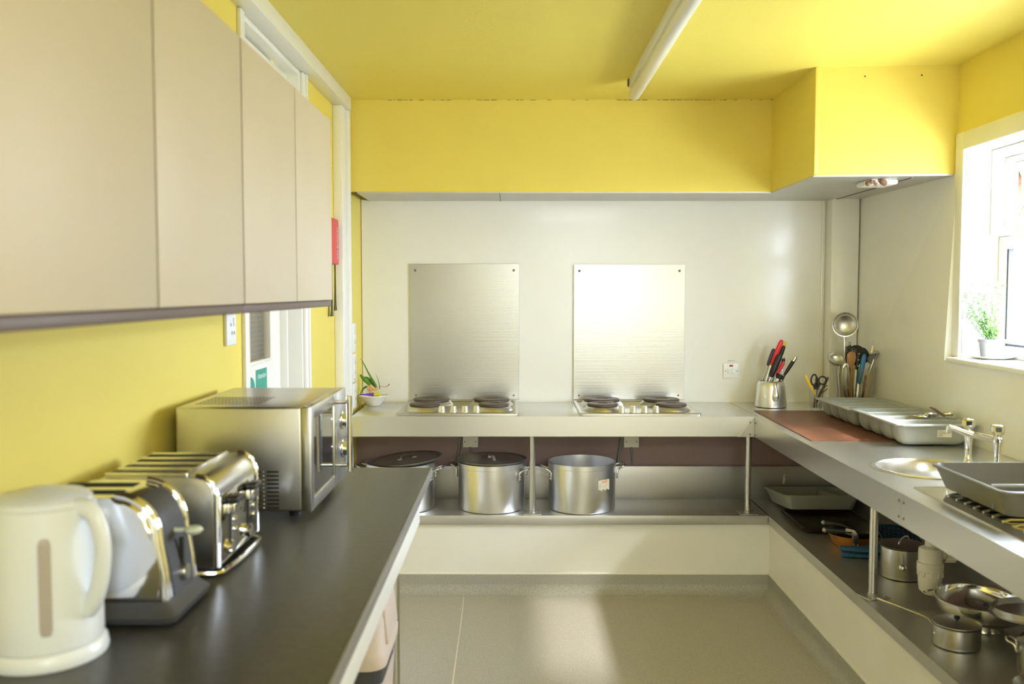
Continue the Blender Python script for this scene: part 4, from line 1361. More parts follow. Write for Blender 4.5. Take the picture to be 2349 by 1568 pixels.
l_ = thing('pan_lid', 'deep-rimmed steel lid lying upside down across the near rim of the wide bowl', 'lid', (1.555, 2.70, SH + 0.106))
lz = SH + 0.111
MB().lathe([(0.0, -0.012), (0.06, -0.010), (0.102, 0.0), (0.118, 0.002), (0.119, 0.004), (0.109, 0.006), (0.109, 0.024), (0.106, 0.0245), (0.105, 0.006), (0.06, -0.006), (0.0, -0.008)], (1.555, 2.70, lz), 56).build('disc', STEEL_BRUSH, l_)
l_.rotation_euler = (R(-3), R(-2), 0)

t_ = saucepan('casserole_pan', 1.525, 2.52, 0.100, 0.088, 'stainless pan with brushed lid at the very right edge of the shelf', '')
loop_handle(t_, (1.525, 2.52, SH), R(150), 0.100, 0.083, 0.026, 0.028, 0.004, 0.004, False)
l_ = thing('pan_lid', 'brushed steel lid on the pan at the very right edge of the shelf', 'lid', (1.525, 2.52, SH + 0.088))
MB().lathe([(0.0, 0.0012), (0.095, 0.0012), (0.103, 0.003), (0.103, 0.005), (0.085, 0.008), (0.0, 0.010)], (1.525, 2.52, SH + 0.088), 48).build('disc', STEEL_BRUSH, l_)

setp(MB().lathe([(0.0, 0.0008), (0.05, 0.0008), (0.07, 0.008), (0.095, 0.045), (0.098, 0.048), (0.094, 0.048), (0.068, 0.011), (0.045, 0.005), (0.0, 0.004)], (1.405, 2.335, SH), 48).build('mixing_bowl', STEEL_BRUSH),
     'small steel mixing bowl at the bottom right corner, nearest on the lower shelf', 'bowl')

# ------------------------------------------------------------------ cutlery trays


def cutlery_tray(x0, x1, y0, y1, z1, label, sticker):
    t = thing('cutlery_tray', label, 'cutlery tray', ((x0 + x1) / 2, (y0 + y1) / 2, CT + 0.004), 'grey cutlery trays on the right counter')
    n = 4
    rim = 0.022
    iy0, iy1, ix0, ix1 = y0 + rim, y1 - rim, x0 + rim, x1 - rim
    pitch = (iy1 - iy0) / n
    zb = CT + 0.0045
    for k in range(n):
        cy_ = iy0 + pitch * (k + 0.5)
        cx_, hx, hy = (ix0 + ix1) / 2, (ix1 - ix0) / 2, pitch / 2 - 0.004
        L = []

        def ring(z, f, dx, dy):
            return rrect(cx_, cy_, max(hx - dx, 0.01), max(hy * f - dy, 0.002), min(0.028, hy * f * 0.9), z)
        prof = [(0.0, 0.50, 0.030), (0.004, 0.68, 0.022), (0.014, 0.84, 0.012), (0.030, 0.95, 0.006), (0.05, 1.0, 0.002), (z1 - zb - 0.001, 1.0, 0.0)]
        for dz, f, dx in prof:
            L.append(ring(zb + dz, f, dx, 0))
        for dz, f, dx in reversed(prof):
            L.append(ring(zb + dz + 0.003 if dz < z1 - zb - 0.002 else zb + dz, f, dx + 0.0025, 0.0025))
        MB().loft(L).build('compartment', GREY_TUB, t)
    rm = MB()
    outer = rrect((x0 + x1) / 2, (y0 + y1) / 2, (x1 - x0) / 2, (y1 - y0) / 2, 0.03, 0)
    # rim as bars so that the compartments stay open
    rm.box((x0, y0, z1 - 0.004), (ix0 + 0.001, y1, z1), 0.0035, 3)
    rm.box((ix1 - 0.001, y0, z1 - 0.004), (x1, y1, z1), 0.0035, 3)
    rm.box((ix0, y0, z1 - 0.004), (ix1, iy0 + 0.001, z1), 0.0035, 3)
    rm.box((ix0, iy1 - 0.001, z1 - 0.004), (ix1, y1, z1), 0.0035, 3)
    for k in range(1, n):
        yy = iy0 + pitch * k
        rm.tube([(ix0, yy, z1 - 0.004), (ix1, yy, z1 - 0.004)], 0.0062, 10, flat=0.75, up=(0, 0, 1))
    ri = MB()
    rm.tube([(x0 + 0.004, y0 + 0.02, z1 - 0.004), (x0 + 0.004, y1 - 0.02, z1 - 0.004)], 0.005, 8)
    rm.tube([(x0 + 0.02, y0 + 0.004, z1 - 0.004), (x1 - 0.02, y0 + 0.004, z1 - 0.004)], 0.005, 8)
    rm.build('rim', GREY_TUB, t)
    if sticker:
        xs = x0 + 0.165
        st_ = MB().box((xs, iy0 + 0.0005, CT + 0.038), (xs + 0.055, iy0 + 0.0045, CT + 0.066)).build('sticker', STICKER, t)
        ink = MB()
        for k, (a, wd) in enumerate(((0.062, 0.018), (0.0555, 0.03), (0.0525, 0.034), (0.048, 0.018), (0.045, 0.014), (0.0415, 0.022))):
            ink.box((xs + 0.003, iy0 + 0.0002, CT + a - 0.0006), (xs + 0.003 + wd, iy0 + 0.0006, CT + a + 0.0006))
        ink.build('print_lines', GREY_CABLE, st_)
    return t


cutlery_tray(1.468, 1.788, 3.490, 3.995, 0.990, 'nearer grey cutlery tray, its second compartment holding spoons, paper sticker on its front', True)
cutlery_tray(1.466, 1.786, 3.978, 4.460, 0.983, 'farther empty grey cutlery tray, tucked under the rim of the nearer one', False)

# cutlery in the nearer tray


def spoon(p0, p1, label, bowl=0.018, m_=None):
    t = thing('spoon', label, 'spoon', p0, 'spoons in the nearer cutlery tray')
    p0, p1 = V(p0), V(p1)
    d = (p1 - p0).normalized()
    MB().tube([p0, p0.lerp(p1, 0.5) + V((0, 0, 0.004)), p1], [0.0075, 0.0045, 0.0035], 8, flat=0.35, up=(0, 0, 1)).build('handle', CHROME, t)
    s_ = d.cross(V((0, 0, 1))).normalized()
    u_ = s_.cross(d)
    Mx = Matrix((( *(d),), (*(s_),), (*(u_),))).transposed().to_4x4()
    MB().ball(p1 + d * 0.024, 0.025, 16, (1.25, 0.85, 0.36), Mx).build('spoon_bowl', CHROME, t)
    return t


spoon((1.772, 3.658, 0.992), (1.672, 3.670, 0.996), 'spoon with its bowl to the left, lowest in the pile in the cutlery tray')
spoon((1.775, 3.695, 0.998), (1.700, 3.672, 1.006), 'spoon leaning across the middle of the cutlery pile')
spoon((1.650, 3.705, 0.990), (1.735, 3.695, 1.003), 'spoon pointing right at the back of the cutlery pile')
t_ = thing('peeler', 'dark handled peeler lying on top of the spoons in the cutlery tray', 'peeler', (1.71, 3.67, 1.0), 'cutlery odds')
MB().tube([(1.690, 3.70, 1.030), (1.698, 3.68, 1.024), (1.712, 3.655, 1.010), (1.718, 3.640, 1.002)], [0.0035, 0.005, 0.0055, 0.004], 8).build('handle', CARCASS, t_)
MB().tube([(1.689, 3.702, 1.030), (1.684, 3.715, 1.034)], 0.003, 8).build('blade', CHROME, t_)
setp(MB().tube([(1.64 + 0.04 * cos(a), 3.70 + 0.028 * sin(a), 0.985 + 0.008 * sin(a)) for a in [R(20 + 20 * k) for k in range(10)]], 0.002, 6).build('wire_ring', mat('brass_wire', (0.55, 0.40, 0.12), 0.3, 1.0)),
     'thin yellowish wire ring beside the spoons in the cutlery tray', 'wire')

# grey tub on the drainer
t_ = thing('washing_up_tub', 'grey divided plastic tub standing on the drainer plate at the right edge', 'tub', (1.43, 2.54, 0.91))
m_ = MB()
tub(m_, 1.43, 2.537, 0.9132, 0.148, 0.19, 0.985, 0.170, 0.204, 0.03, 0.004, 0.01, 0.008)
m_.build('body', GREY_BOWL, t_)
dv = MB()
dv.box((1.275, 2.418, 0.922), (1.585, 2.422, 0.981), 0.001)
dv.build('divider', GREY_BOWL, t_)
MB().tube([(1.272, 2.42, 0.982), (1.588, 2.42, 0.982)], 0.005, 10).build('divider_rim', GREY_TUB, t_)
for k, (a, c) in enumerate((((1.36, 2.385, 0.93), (1.46, 2.36, 0.978)), ((1.40, 2.37, 0.93), (1.50, 2.39, 0.98)))):
    setp(MB().tube([a, c], [0.003, 0.006], 8, flat=0.4, up=(0, 0, 1)).build('table_knife', CHROME), ('steel knife leaning in the near compartment of the grey tub, left one', 'steel knife leaning in the near compartment of the grey tub, right one')[k], 'knife', 'knives in the grey tub')

# ------------------------------------------------------------------ knife pot
KPX, KPY = 1.335, 4.745
t_ = thing('steel_jug', 'dented steel jug full of knives standing at the corner of the counter', 'jug', (KPX, KPY, CT))
MB().lathe([(0.0, 0.9006), (0.074, 0.9006), (0.080, 0.905), (0.0805, 0.912), (0.076, 0.955), (0.072, 1.012), (0.067, 1.028), (0.059, 1.036), (0.057, 1.0365), (0.057, 1.034), (0.065, 1.024), (0.070, 1.0), (0.077, 0.915), (0.0, 0.905)], (KPX, KPY, 0), 48).build('body', ALU, t_)
sp_ = MB().tube([(KPX + 0.001, KPY - 0.072, 0.938), (KPX + 0.001, KPY - 0.080, 0.946), (KPX + 0.001, KPY - 0.086, 0.965), (KPX + 0.001, KPY - 0.080, 0.990), (KPX + 0.001, KPY - 0.074, 1.015), (KPX + 0.001, KPY - 0.078, 1.034)],
                [0.003, 0.016, 0.018, 0.012, 0.009, 0.008], 14, smooth=1)
sp_.build('spout', ALU, t_)


def knife(a, b_, c, hr, hm, bm_, label, name='kitchen_knife', cat='knife', group='knives in the steel jug', bw_=0.006):
    """a: hidden end in the jug, b_: where the handle starts, c: end of the handle"""
    t = thing(name, label, cat, a, group)
    a, b_, c = V(a), V(b_), V(c)
    h = c - b_
    MB().tube([b_, b_ + h * 0.06, b_ + h * 0.35, b_ + h * 0.8, b_ + h * 0.97, c], [hr * 0.5, hr * 0.75, hr, hr * 1.05, hr * 0.8, hr * 0.25], 12, flat=0.7, up=(0, 1, 0), smooth=1).build('handle', hm, t)
    MB().tube([a, b_ + h * 0.03], [bw_, bw_ * 0.9], 8, flat=0.3, up=(0, 1, 0)).build('blade', bm_, t)
    return t


def down(p, d, n):
    return tuple(V(p) + (V(p) - V(d)).normalized() * n)


knife((1.272, 4.765, 0.965), (1.318, 4.755, 1.114), (1.350, 4.752, 1.203), 0.0105, BLACK_SOFT, STEEL_BRUSH, 'slim knife with dark grey handle, leftmost in the steel jug', bw_=0.003)
knife((1.29, 4.745, 0.97), (1.334, 4.742, 1.115), (1.386, 4.738, 1.250), 0.0125, RED, STEEL_BRUSH, 'tallest knife with long red handle in the steel jug', bw_=0.010)
knife((1.36, 4.785, 0.96), (1.398, 4.782, 1.160), (1.415, 4.780, 1.239), 0.0085, YEL_PL, STEEL_BRUSH, 'knife with yellow handle behind the tall red one in the steel jug')
knife((1.325, 4.775, 0.96), (1.372, 4.772, 1.12), (1.407, 4.768, 1.218), 0.0105, BLACK, STEEL_BRUSH, 'black handled knife right behind the tall red handle in the steel jug')
knife((1.300, 4.715, 0.99), (1.326, 4.715, 1.058), (1.370, 4.712, 1.175), 0.0155, BLACK, STEEL_BRUSH, 'thick black handle in front of the red one in the steel jug')
knife((1.340, 4.735, 0.99), (1.357, 4.73, 1.066), (1.395, 4.728, 1.138), 0.0100, RED, CHROME, 'short red handle right of the thick black one in the steel jug')
k7 = knife((1.365, 4.765, 0.97), (1.405, 4.755, 1.063), (1.461, 4.752, 1.155), 0.0095, BLACK, CHROME, 'knife with black handle and chrome tip, leaning farthest right in the steel jug', bw_=0.008)
MB().tube([(1.450, 4.752, 1.137), (1.462, 4.7515, 1.157), (1.4665, 4.751, 1.164)], [0.0105, 0.0105, 0.004], 12, flat=0.72, up=(0, 1, 0)).build('end_cap', CHROME, k7)
t_ = thing('peeler', 'steel peeler with looped end behind the short red handle in the steel jug', 'peeler', (1.37, 4.77, 1.0), 'knives in the steel jug')
MB().tube([(1.362, 4.79, 1.01), (1.386, 4.785, 1.105)], 0.004, 8).build('stem', CHROME, t_)
MB().tube([(1.384, 4.787, 1.098), (1.388, 4.785, 1.135), (1.399, 4.784, 1.158), (1.412, 4.783, 1.157), (1.416, 4.783, 1.143), (1.404, 4.785, 1.112), (1.394, 4.787, 1.092)], 0.0035, 8, smooth=1).build('loop', CHROME, t_)
MB().tube([(1.392, 4.786, 1.110), (1.407, 4.784, 1.148)], 0.0055, 8).build('blade', BLACK, t_)
t_ = thing('cork_stopper', 'black and chrome cylindrical stopper resting at the rim of the steel jug', 'stopper', (1.36, 4.72, 1.03), 'knives in the steel jug')
a, c = V((1.350, 4.722, 1.018)), V((1.376, 4.716, 1.072))
MB().cyl(a, a.lerp(c, 0.62), 0.0165, 20, 0.002).build('chrome_barrel', CHROME, t_)
MB().cyl(a.lerp(c, 0.63), c, 0.0195, 20, 0.003).build('cap', BLACK, t_)
t_ = thing('whisk', 'small wire whisk at the back right of the steel jug', 'whisk', (1.39, 4.785, 1.0), 'knives in the steel jug')
for k in range(4):
    a0 = pi * k / 4
    L = []
    for j in range(13):
        s_ = j / 12 * pi
        rr_ = 0.012 * sin(s_) * (1 if True else 0)
        L.append((1.393 + 0.008 * (j / 12 if j <= 6 else (12 - j) / 12) * 2 * 0.5 + cos(a0) * 0.011 * cos(j / 12 * pi) , 4.785 + sin(a0) * 0.011 * cos(j / 12 * pi), 1.06 + 0.045 * sin(j / 12 * pi)))
    MB().tube(L, 0.0007, 5).build('wire', CHROME, t_)
MB().tube([(1.388, 4.79, 0.98), (1.392, 4.786, 1.062)], 0.004, 8).build('handle', CHROME, t_)

# ------------------------------------------------------------------ glass with scissors
GX, GY = 1.510, 4.565
t_ = thing('drinking_glass', 'clear drinking glass holding scissors, in front of the utensil jar', 'glass', (GX, GY, CT + 0.004))
gz = CT + 0.0045
L = []


def ring8(r, z, flute=0.0, n=48):
    return [(GX + (r - flute * (0.5 + 0.5 * cos(8 * 2 * pi * k / n))) * cos(2 * pi * k / n), GY + (r - flute * (0.5 + 0.5 * cos(8 * 2 * pi * k / n))) * sin(2 * pi * k / n), z) for k in range(n)]


for r, z, f in ((0.022, 0.0, 0), (0.0275, 0.002, 0.001), (0.029, 0.02, 0.002), (0.031, 0.055, 0.0022), (0.0335, 0.08, 0.0), (0.0355, 0.108, 0), (0.0345, 0.109, 0), (0.0335, 0.107, 0), (0.031, 0.08, 0), (0.028, 0.03, 0), (0.026, 0.014, 0), (0.015, 0.011, 0)):
    L.append(ring8(r, gz + z, f))
MB().loft(L).build('tumbler', GLASS, t_)


def stick(name, a, c, r, m_, label, cat, group, flat=0.7, taper=0.8):
    o = MB().tube([a, tuple(V(a).lerp(V(c), 0.04)), tuple(V(a).lerp(V(c), 0.95)), c], [r * taper * 0.6, r * taper, r, r * 0.5], 10, flat=flat, up=(0, 1, 0)).build(name, m_)
    return setp(o, label, cat, group)


GG = 'things standing in the drinking glass'
knife((1.512, 4.56, 0.925), (1.500, 4.558, 0.985), (1.452, 4.555, 1.083), 0.0075, YEL_PL, STEEL_BRUSH, 'small knife with yellow handle leaning left in the drinking glass', 'paring_knife', 'knife', GG, 0.004)
stick('lolly_stick', (1.503, 4.575, 0.918), (1.571, 4.572, 1.072), 0.0068, WOOD_DK, 'dark brown wooden stick leaning right in the drinking glass', 'stick', GG)
stick('lolly_stick', (1.508, 4.580, 0.918), (1.519, 4.583, 1.072), 0.0075, WOOD_DK, 'dark brown wooden stick upright behind the scissors in the drinking glass', 'stick', GG)
t_ = thing('scissors', 'black handled scissors standing points down in the drinking glass', 'scissors', (1.51, 4.56, 0.93), GG)


def ringpts(cx_, cz, rx, rz, tilt, y, n=20):
    o = []
    for k in range(n + 1):
        a = 2 * pi * k / n
        x, z = rx * cos(a), rz * sin(a)
        o.append((cx_ + x * cos(tilt) - z * sin(tilt), y, cz + x * sin(tilt) + z * cos(tilt)))
    return o


h1 = MB().tube(ringpts(1.496, 1.060, 0.0135, 0.026, R(-6), 4.560), 0.0042, 8, up=(0, 1, 0))
h1.tube([(1.499, 4.560, 1.036), (1.505, 4.560, 1.012)], [0.0085, 0.0065], 8, flat=0.6, up=(0, 1, 0))
h1.build('finger_loop', BLACK, t_)
h2 = MB().tube(ringpts(1.540, 1.056, 0.0185, 0.0195, 0, 4.562), 0.0042, 8, up=(0, 1, 0))
h2.tube([(1.526, 4.562, 1.042), (1.512, 4.562, 1.010)], [0.008, 0.0065], 8, flat=0.6, up=(0, 1, 0))
h2.build('finger_loop', BLACK, t_)
MB().tube([(1.506, 4.56, 1.015), (1.511, 4.559, 0.918)], [0.007, 0.002], 8, flat=0.3, up=(0, 1, 0)).build('blade', STEEL_BRUSH, t_)
MB().tube([(1.511, 4.563, 1.013), (1.507, 4.563, 0.918)], [0.007, 0.002], 8, flat=0.3, up=(0, 1, 0)).build('blade', STEEL_BRUSH, t_)
sg_ = thing('herb_sprig', 'little dark green sprig poking out right of the drinking glass', 'sprig', (1.55, 4.57, 0.95), GG)
MB().tube([(1.525, 4.566, 0.92), (1.545, 4.565, 0.99), (1.556, 4.563, 1.03)], 0.0012, 6).build('stem', LEAF, sg_)
lm = MB()
for k in range(7):
    lm.ball((1.549 + 0.007 * (k % 3), 4.564, 1.0 + k * 0.006), 0.0045, 8, (1, 0.4, 0.7))
lm.build('leaves', mat('dark_leaf', (0.03, 0.07, 0.025), 0.6), sg_)

# ------------------------------------------------------------------ utensil jar
JX, JY = 1.707, 4.59
t_ = thing('utensil_jar', 'clear plastic jar crammed with utensils in the corner behind the cutlery trays', 'jar', (JX, JY, CT))
jz = CT + 0.0006
MB().lathe([(0.0, 0.0), (0.080, 0.0), (0.084, 0.004), (0.092, 0.1), (0.1035, 0.218), (0.1045, 0.222), (0.1025, 0.222), (0.1015, 0.216), (0.090, 0.1), (0.082, 0.006), (0.0, 0.004)], (JX, JY, jz), 56).build('vessel', CLEAR_PL, t_)
JG = 'utensils in the clear jar'


def ladle(base, neck, bowl_c, r, facing, label, hm=None, cup=0.55):
    """ladle with hemispherical bowl; facing: direction the open side looks"""
    t = thing('ladle', label, 'ladle', base, JG)
    MB().tube([base, tuple(V(base).lerp(V(neck), 0.5)), neck], [0.006, 0.007, 0.006], 10, flat=0.4, up=(0, 1, 0)).build('handle', hm or STEEL_BRUSH, t)
    f = aim(bowl_c, facing)
    prf_ = []
    for k in range(8):
        a = R(90 * k / 7)
        prf_.append((r * sin(a), -r * cup * cos(a)))
    prf_ += [(r * 1.05, 0.001), (r * 1.05, 0.003), (r * 0.97, 0.002)]
    for k in range(6, -1, -1):
        a = R(90 * k / 7)
        prf_.append((r * 0.965 * sin(a), -r * cup * cos(a) * 0.95 + 0.001))
    b = MB().lathe(prf_, (0, 0, 0), 40)
    b.transform(f)
    b.build('ladle_bowl', STEEL_BRUSH, t)
    return t


ladle((1.722, 4.715, 0.92), (1.709, 4.735, 1.272), (1.706, 4.722, 1.328), 0.060, (-0.25, -0.95, -0.10), 'big steel ladle with round bowl standing high above the clear jar', None, 0.6)
ladle((1.69, 4.65, 0.92), (1.654, 4.645, 1.135), (1.634, 4.640, 1.160), 0.042, (0.15, -0.6, 0.75), 'steel ladle with its bowl turned left over the rim of the clear jar', None, 0.75)
ladle((1.765, 4.68, 0.92), (1.835, 4.665, 1.155), (1.846, 4.655, 1.157), 0.045, (-0.28, -0.62, -0.70), 'steel ladle with its bowl turned down at the right of the clear jar', None, 0.8)
t_ = thing('skewer_tool', 'thin steel rod handle with hanging loop at the right of the clear jar', 'utensil', (1.78, 4.70, 0.92), JG)
MB().tube([(1.780, 4.705, 0.92), (1.816, 4.705, 1.122), (1.839, 4.708, 1.18)], 0.004, 8).build('shaft', CHROME, t_)
MB().tube([(1.8385, 4.708, 1.178), (1.844, 4.710, 1.205), (1.846, 4.710, 1.224)], [0.0065, 0.0065, 0.003], 8).build('collar', CHROME, t_)
MB().tube(ringpts(1.8465, 1.234, 0.0042, 0.010, 0, 4.710), 0.0015, 6, up=(0, 1, 0)).build('hanging_loop', CHROME, t_)
t_ = thing('turner', 'clear-edged spatula with pale flat handle standing behind the dark turner in the jar', 'spatula', (1.74, 4.73, 0.92), JG)
MB().tube([(1.745, 4.73, 0.92), (1.729, 4.73, 1.20)], 0.004, 8).build('handle', OFFWHITE, t_)
MB().box((1.712, 4.729, 1.195), (1.742, 4.733, 1.240), 0.0015).build('blade', CLEAR_PL, t_)
t_ = thing('turner', 'dark grey square-ended turner left of the slotted spoon in the jar', 'spatula', (1.74, 4.71, 0.92), JG)
MB().tube([(1.75, 4.71, 0.92), (1.728, 4.712, 1.18)], 0.0055, 8).build('handle', BLACK_SOFT, t_)
MB().prism([(1.709, 1.215), (1.733, 1.226), (1.742, 1.18), (1.722, 1.165)], 'y', 4.709, 4.713, 0.0008).build('blade', BLACK_SOFT, t_)
t_ = thing('slotted_spoon', 'black slotted spoon with rows of holes in the middle of the clear jar', 'spoon', (1.755, 4.69, 0.92), JG)
MB().tube([(1.752, 4.69, 0.92), (1.757, 4.69, 1.13)], 0.006, 8).build('handle', BLACK, t_)
hx_ = MB()
b = bmesh.new()
# perforated head: grid of cells with open holes
hb = MB()
cx_, cz_, rx_, rz_ = 1.752, 1.175, 0.046, 0.048
NX = 27
cells = []
for i in range(NX):
    for j in range(NX):
        x = -1 + 2 * (i + 0.5) / NX
        z = -1 + 2 * (j + 0.5) / NX
        if x * x + z * z > 1:
            continue
        hole = (i % 3 == 1) and (j % 3 == 1) and x * x + z * z < 0.72
        if hole:
            continue
        x0_, x1_ = -1 + 2 * i / NX, -1 + 2 * (i + 1) / NX
        z0_, z1_ = -1 + 2 * j / NX, -1 + 2 * (j + 1) / NX

        def P3(x, z, o=0.0):
            return (cx_ + rx_ * x, 4.674 + 0.016 * (x * x + z * z) + o, cz_ + rz_ * z)
        hb.quad([P3(x0_, z0_), P3(x1_, z0_), P3(x1_, z1_), P3(x0_, z1_)])
b.free()
hx_.bm.free()
bmesh.ops.remove_doubles(hb.bm, verts=hb.bm.verts, dist=1e-5)
hd2 = hb.build('head', BLACK, t_)
md = hd2.modifiers.new('thick', 'SOLIDIFY')
md.thickness = 0.003
MB().tube([(cx_ + rx_ * cos(R(k * 10)), 4.691, cz_ + rz_ * sin(R(k * 10))) for k in range(37)], 0.0028, 8, up=(0, 1, 0)).build('rim', BLACK, t_)
t_ = thing('serving_spoon', 'black solid serving spoon right of the slotted spoon in the jar', 'spoon', (1.785, 4.70, 0.92), JG)
MB().tube([(1.765, 4.70, 0.92), (1.785, 4.70, 1.14)], 0.006, 8).build('handle', BLACK, t_)
MB().ball((1.789, 4.700, 1.172), 0.034, 20, (1.0, 0.32, 1.25), Matrix.Rotation(R(-18), 4, 'Y')).build('spoon_bowl', BLACK, t_)
t_ = thing('wooden_spoon', 'pale wooden spoon standing bowl up at the front of the clear jar', 'spoon', (1.708, 4.63, 0.92), JG)
MB().tube([(1.712, 4.635, 0.92), (1.709, 4.63, 1.13)], 0.0062, 10).build('handle', WOOD, t_)
MB().tube([(1.709, 4.63, 1.115), (1.7085, 4.629, 1.130), (1.708, 4.628, 1.150), (1.707, 4.627, 1.168), (1.707, 4.628, 1.184), (1.7065, 4.629, 1.193), (1.706, 4.63, 1.197)], [0.006, 0.012, 0.021, 0.0235, 0.021, 0.013, 0.003], 18, flat=0.35, up=(0, 1, 0), smooth=1).build('spoon_bowl', WOOD, t_)
t_ = knife((1.728, 4.635, 0.92), (1.735, 4.63, 1.105), (1.743, 4.628, 1.197), 0.0095, BLACK, STEEL_BRUSH, 'black riveted handle between wooden spoon and blue handle in the jar', 'fish_slice', 'utensil', JG, 0.010)
for dz in (0.02, 0.05, 0.08):
    MB().ball((1.7362 + dz * 0.08, 4.6215, 1.105 + dz), 0.003, 8, (1, 0.5, 1)).build('rivet', CHROME, t_)
knife((1.735, 4.615, 0.92), (1.744, 4.620, 1.035), (1.768, 4.618, 1.185), 0.0125, BLUE_PL, STEEL_BRUSH, 'utensil with thick bright blue handle at the front of the clear jar', 'blue_handled_scraper', 'utensil', JG, 0.011)
t_ = thing('spatula', 'flat cream spatula at the right inside the clear jar', 'spatula', (1.80, 4.68, 0.92), JG)
MB().tube([(1.790, 4.700, 0.92), (1.800, 4.700, 1.03)], 0.0055, 8).build('handle', WOOD_PALE, t_)
MB().prism([(1.786, 1.03), (1.812, 1.03), (1.824, 1.145), (1.788, 1.150)], 'y', 4.698, 4.702, 0.001).build('blade', OFFWHITE, t_)
stick('wooden_spatula', (1.792, 4.665, 0.92), (1.818, 4.662, 1.085), 0.013, WOOD_PALE, 'straw coloured wooden spatula inside the right of the clear jar', 'spatula', JG, 0.35, 0.5)
t_ = thing('tongs', 'steel tongs standing at the left inside the clear jar', 'tongs', (1.67, 4.62, 0.92), JG)
MB().tube([(1.695, 4.63, 0.92), (1.668, 4.615, 1.06), (1.662, 4.612, 1.115), (1.672, 4.612, 1.136), (1.684, 4.612, 1.128), (1.688, 4.615, 1.05), (1.700, 4.635, 0.92)], 0.0075, 10, flat=0.35, up=(0, 1, 0), smooth=2).build('arms', CHROME, t_)
stick('chopstick', (1.755, 4.62, 0.92), (1.779, 4.625, 1.08), 0.0055, WOOD_DK, 'dark brown stick right of the blue handle inside the clear jar', 'stick', JG)
stick('straw_whisk', (1.688, 4.645, 0.92), (1.694, 4.64, 1.06), 0.006, YEL_PL, 'yellowish stick inside the left of the clear jar', 'stick', JG)

# the whole bundle stands inside the jar
for o in list(COL.objects):
    if o.get('group') == JG and o.parent is None:
        o.location = V(o.location) + V((-0.026, -0.07, 0.004))

# ------------------------------------------------------------------ bowl with wilted flowers
BX, BY = -0.742, 4.80
t_ = setp(MB().lathe([(0.0, 0.0006), (0.033, 0.0006), (0.036, 0.003), (0.040, 0.010), (0.060, 0.030), (0.071, 0.047), (0.077, 0.052), (0.0765, 0.055), (0.070, 0.052), (0.056, 0.032), (0.036, 0.012), (0.0, 0.009)], (BX, BY, CT), 48).build('ceramic_bowl', CERAMIC),
          'white ceramic bowl holding wilted flowers at the left end of the back counter', 'bowl')
t_ = thing('wilted_flowers', 'wilted green stems with peach flower head drooping from the white bowl', 'cut flowers', (BX, BY, CT + 0.03))
for pts, r_, nm in (([(-0.725, 4.80, 0.985), (-0.736, 4.80, 1.017), (-0.766, 4.80, 1.067), (-0.787, 4.80, 1.111), (-0.808, 4.80, 1.149)], [0.007, 0.007, 0.004, 0.003, 0.001], LEAF),
                    ([(-0.760, 4.80, 1.008), (-0.775, 4.80, 1.024), (-0.792, 4.80, 1.040), (-0.811, 4.80, 1.062)], [0.007, 0.011, 0.011, 0.005], LEAF),
                    ([(-0.735, 4.81, 1.0), (-0.750, 4.81, 1.02), (-0.775, 4.81, 1.044), (-0.795, 4.81, 1.046)], [0.008, 0.010, 0.009, 0.004], LEAF),
                    ([(-0.735, 4.80, 0.99), (-0.779, 4.80, 1.003), (-0.800, 4.80, 0.985), (-0.812, 4.79, 0.955)], [0.005, 0.006, 0.005, 0.002], LEAF),
                    ([(-0.712, 4.82, 0.985), (-0.718, 4.82, 1.03), (-0.734, 4.82, 1.068)], [0.0025, 0.0018, 0.0006], LEAF)):
    MB().tube(pts, r_, 8, flat=0.4, up=(0, 1, 0.2), smooth=2).build('stem', nm, t_)
setp(MB().tube([(-0.712, 4.80, 1.004), (-0.695, 4.80, 1.0), (-0.673, 4.80, 0.998), (-0.657, 4.80, 1.013)], [0.0012, 0.0012, 0.0015, 0.003], 6, smooth=1).build('dry_stem', STEM_BROWN, t_), 'curled dry brown stem')
fm_ = MB()
rnd = random.Random(3)
for k in range(9):
    a = 2 * pi * k / 9
    c = V((-0.748 + rnd.uniform(-.018, .03), 4.778, 0.985 + rnd.uniform(-.006, .014)))
    M = Matrix.Rotation(a, 4, 'Y') @ Matrix.Rotation(rnd.uniform(-.7, .7), 4, 'X')
    fm_.ball(c, 0.0125, 10, (1.2, 0.35, 0.65), M)
setp(fm_.build('flower_head', PETAL, t_), 'peach coloured petals')
t_ = thing('pointed_packet', 'purple and lime pointed paper cone lying across the white flower bowl', 'packet', (-0.75, 4.755, CT + 0.06))
MB().loft([[(x, 4.752 + w_ * 0.6 * cos(a), 0.963 + x * 0.012 + 0.009 + w_ * sin(a)) for a in [2 * pi * k / 12 for k in range(12)]] for x, w_ in ((-0.818, 0.001), (-0.775, 0.005), (-0.734, 0.0105))]).build('purple_cone', PURPLE, t_)
MB().loft([[(x, 4.752 + w_ * 0.6 * cos(a), 0.963 + x * 0.012 + 0.009 + w_ * sin(a)) for a in [2 * pi * k / 12 for k in range(12)]] for x, w_ in ((-0.733, 0.0105), (-0.706, 0.0125), (-0.700, 0.010))]).build('lime_end', LIME, t_)

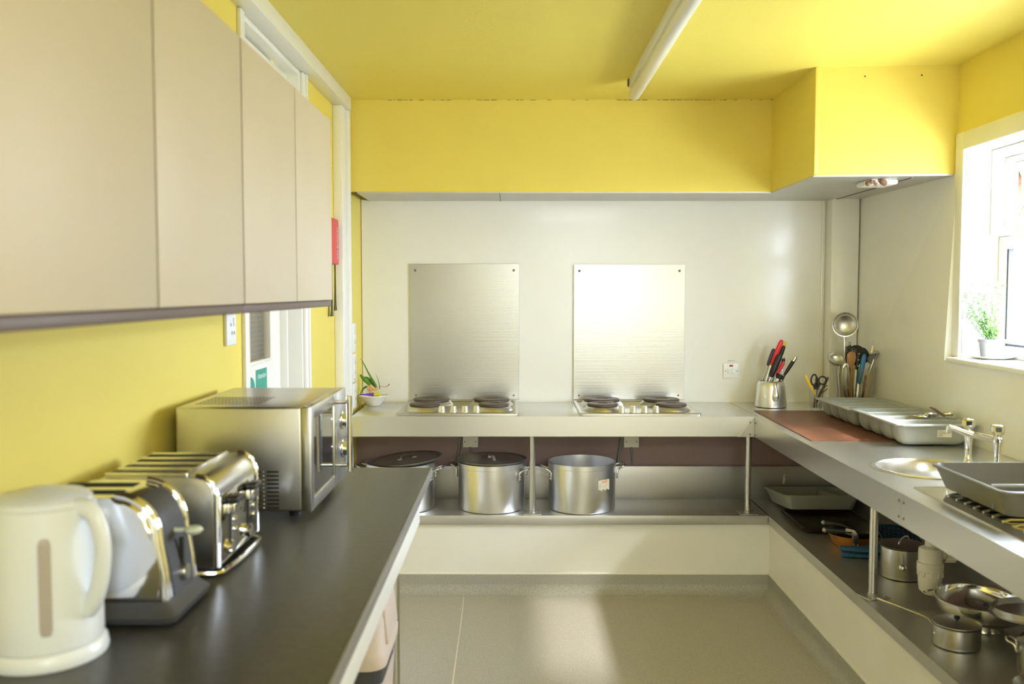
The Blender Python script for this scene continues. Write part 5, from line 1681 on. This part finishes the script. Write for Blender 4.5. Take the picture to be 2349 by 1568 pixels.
# ------------------------------------------------------------------ rosemary on the sill
PX, PY, PZ = 1.925, 3.69, 1.236
setp(MB().lathe([(0.0, 1.2285), (0.05, 1.2285), (0.070, 1.233), (0.088, 1.239), (0.088, 1.2405), (0.068, 1.2365), (0.05, 1.2335), (0.0, 1.2335)], (PX + 0.004, PY, 0), 40).build('saucer', CERAMIC),
     'white saucer under the potted rosemary on the window sill', 'saucer')
t_ = thing('potted_rosemary', 'potted rosemary in a grey plastic pot on the window sill', 'potted plant', (PX, PY, PZ))
MB().lathe([(0.0, 0.0), (0.038, 0.0), (0.040, 0.002), (0.048, 0.058), (0.052, 0.059), (0.053, 0.070), (0.051, 0.072), (0.048, 0.070), (0.046, 0.055), (0.0, 0.054)], (PX, PY, PZ), 40).build('pot', POT_GREY, t_)
MB().lathe([(0.0, 0.062), (0.03, 0.061), (0.0465, 0.058), (0.0465, 0.055), (0.0, 0.054)], (PX, PY, PZ), 24).build('soil', SOIL, t_)
rnd = random.Random(11)
fol = MB()
for s_i in range(22):
    a = rnd.uniform(0, 2 * pi)
    base = V((PX + 0.022 * cos(a), PY + 0.02 * sin(a), PZ + 0.058))
    lean = V((rnd.uniform(-0.150, 0.025), rnd.uniform(-0.07, 0.03), rnd.uniform(0.10, 0.255)))
    if s_i < 4:
        lean = V((rnd.uniform(-0.02, 0.06), rnd.uniform(-0.05, 0.0), rnd.uniform(0.04, 0.09)))
    mid = base + lean * 0.5 + V((rnd.uniform(-.015, .015), rnd.uniform(-.015, .01), 0.01))
    tip = base + lean
    pts = []
    for k in range(7):
        q = k / 6
        pts.append(base * (1 - q) ** 2 + mid * 2 * q * (1 - q) + tip * q * q)
    st_ = MB().tube(pts, [0.0018 - 0.0002 * k for k in range(7)], 5).build('stem', STEM_BROWN if s_i < 4 else ROSEMARY, t_)
    nd = int(36 + lean.length * 230)
    for k in range(nd):
        q = 0.12 + 0.88 * k / nd
        p_ = base * (1 - q) ** 2 + mid * 2 * q * (1 - q) + tip * q * q
        dirv = (V((rnd.uniform(-1, 1), rnd.uniform(-1, 1), rnd.uniform(0.1, 1.1)))).normalized()
        ln = rnd.uniform(0.014, 0.026) * (1.1 - 0.4 * q)
        sd = dirv.orthogonal().normalized() * 0.0019
        e_ = p_ + dirv * ln
        up_ = dirv.cross(sd).normalized() * 0.0006
        fol.loft([[p_ + sd * 0.6, p_ + up_, p_ - sd * 0.6, p_ - up_], [p_.lerp(e_, 0.5) + sd, p_.lerp(e_, 0.5) + up_, p_.lerp(e_, 0.5) - sd, p_.lerp(e_, 0.5) - up_], [e_ + sd * 0.15, e_ + up_ * 0.2, e_ - sd * 0.15, e_ - up_ * 0.2]])
fo = fol.build('foliage', ROSEMARY, t_, smooth=False)
setp(fo, None, kind='stuff')
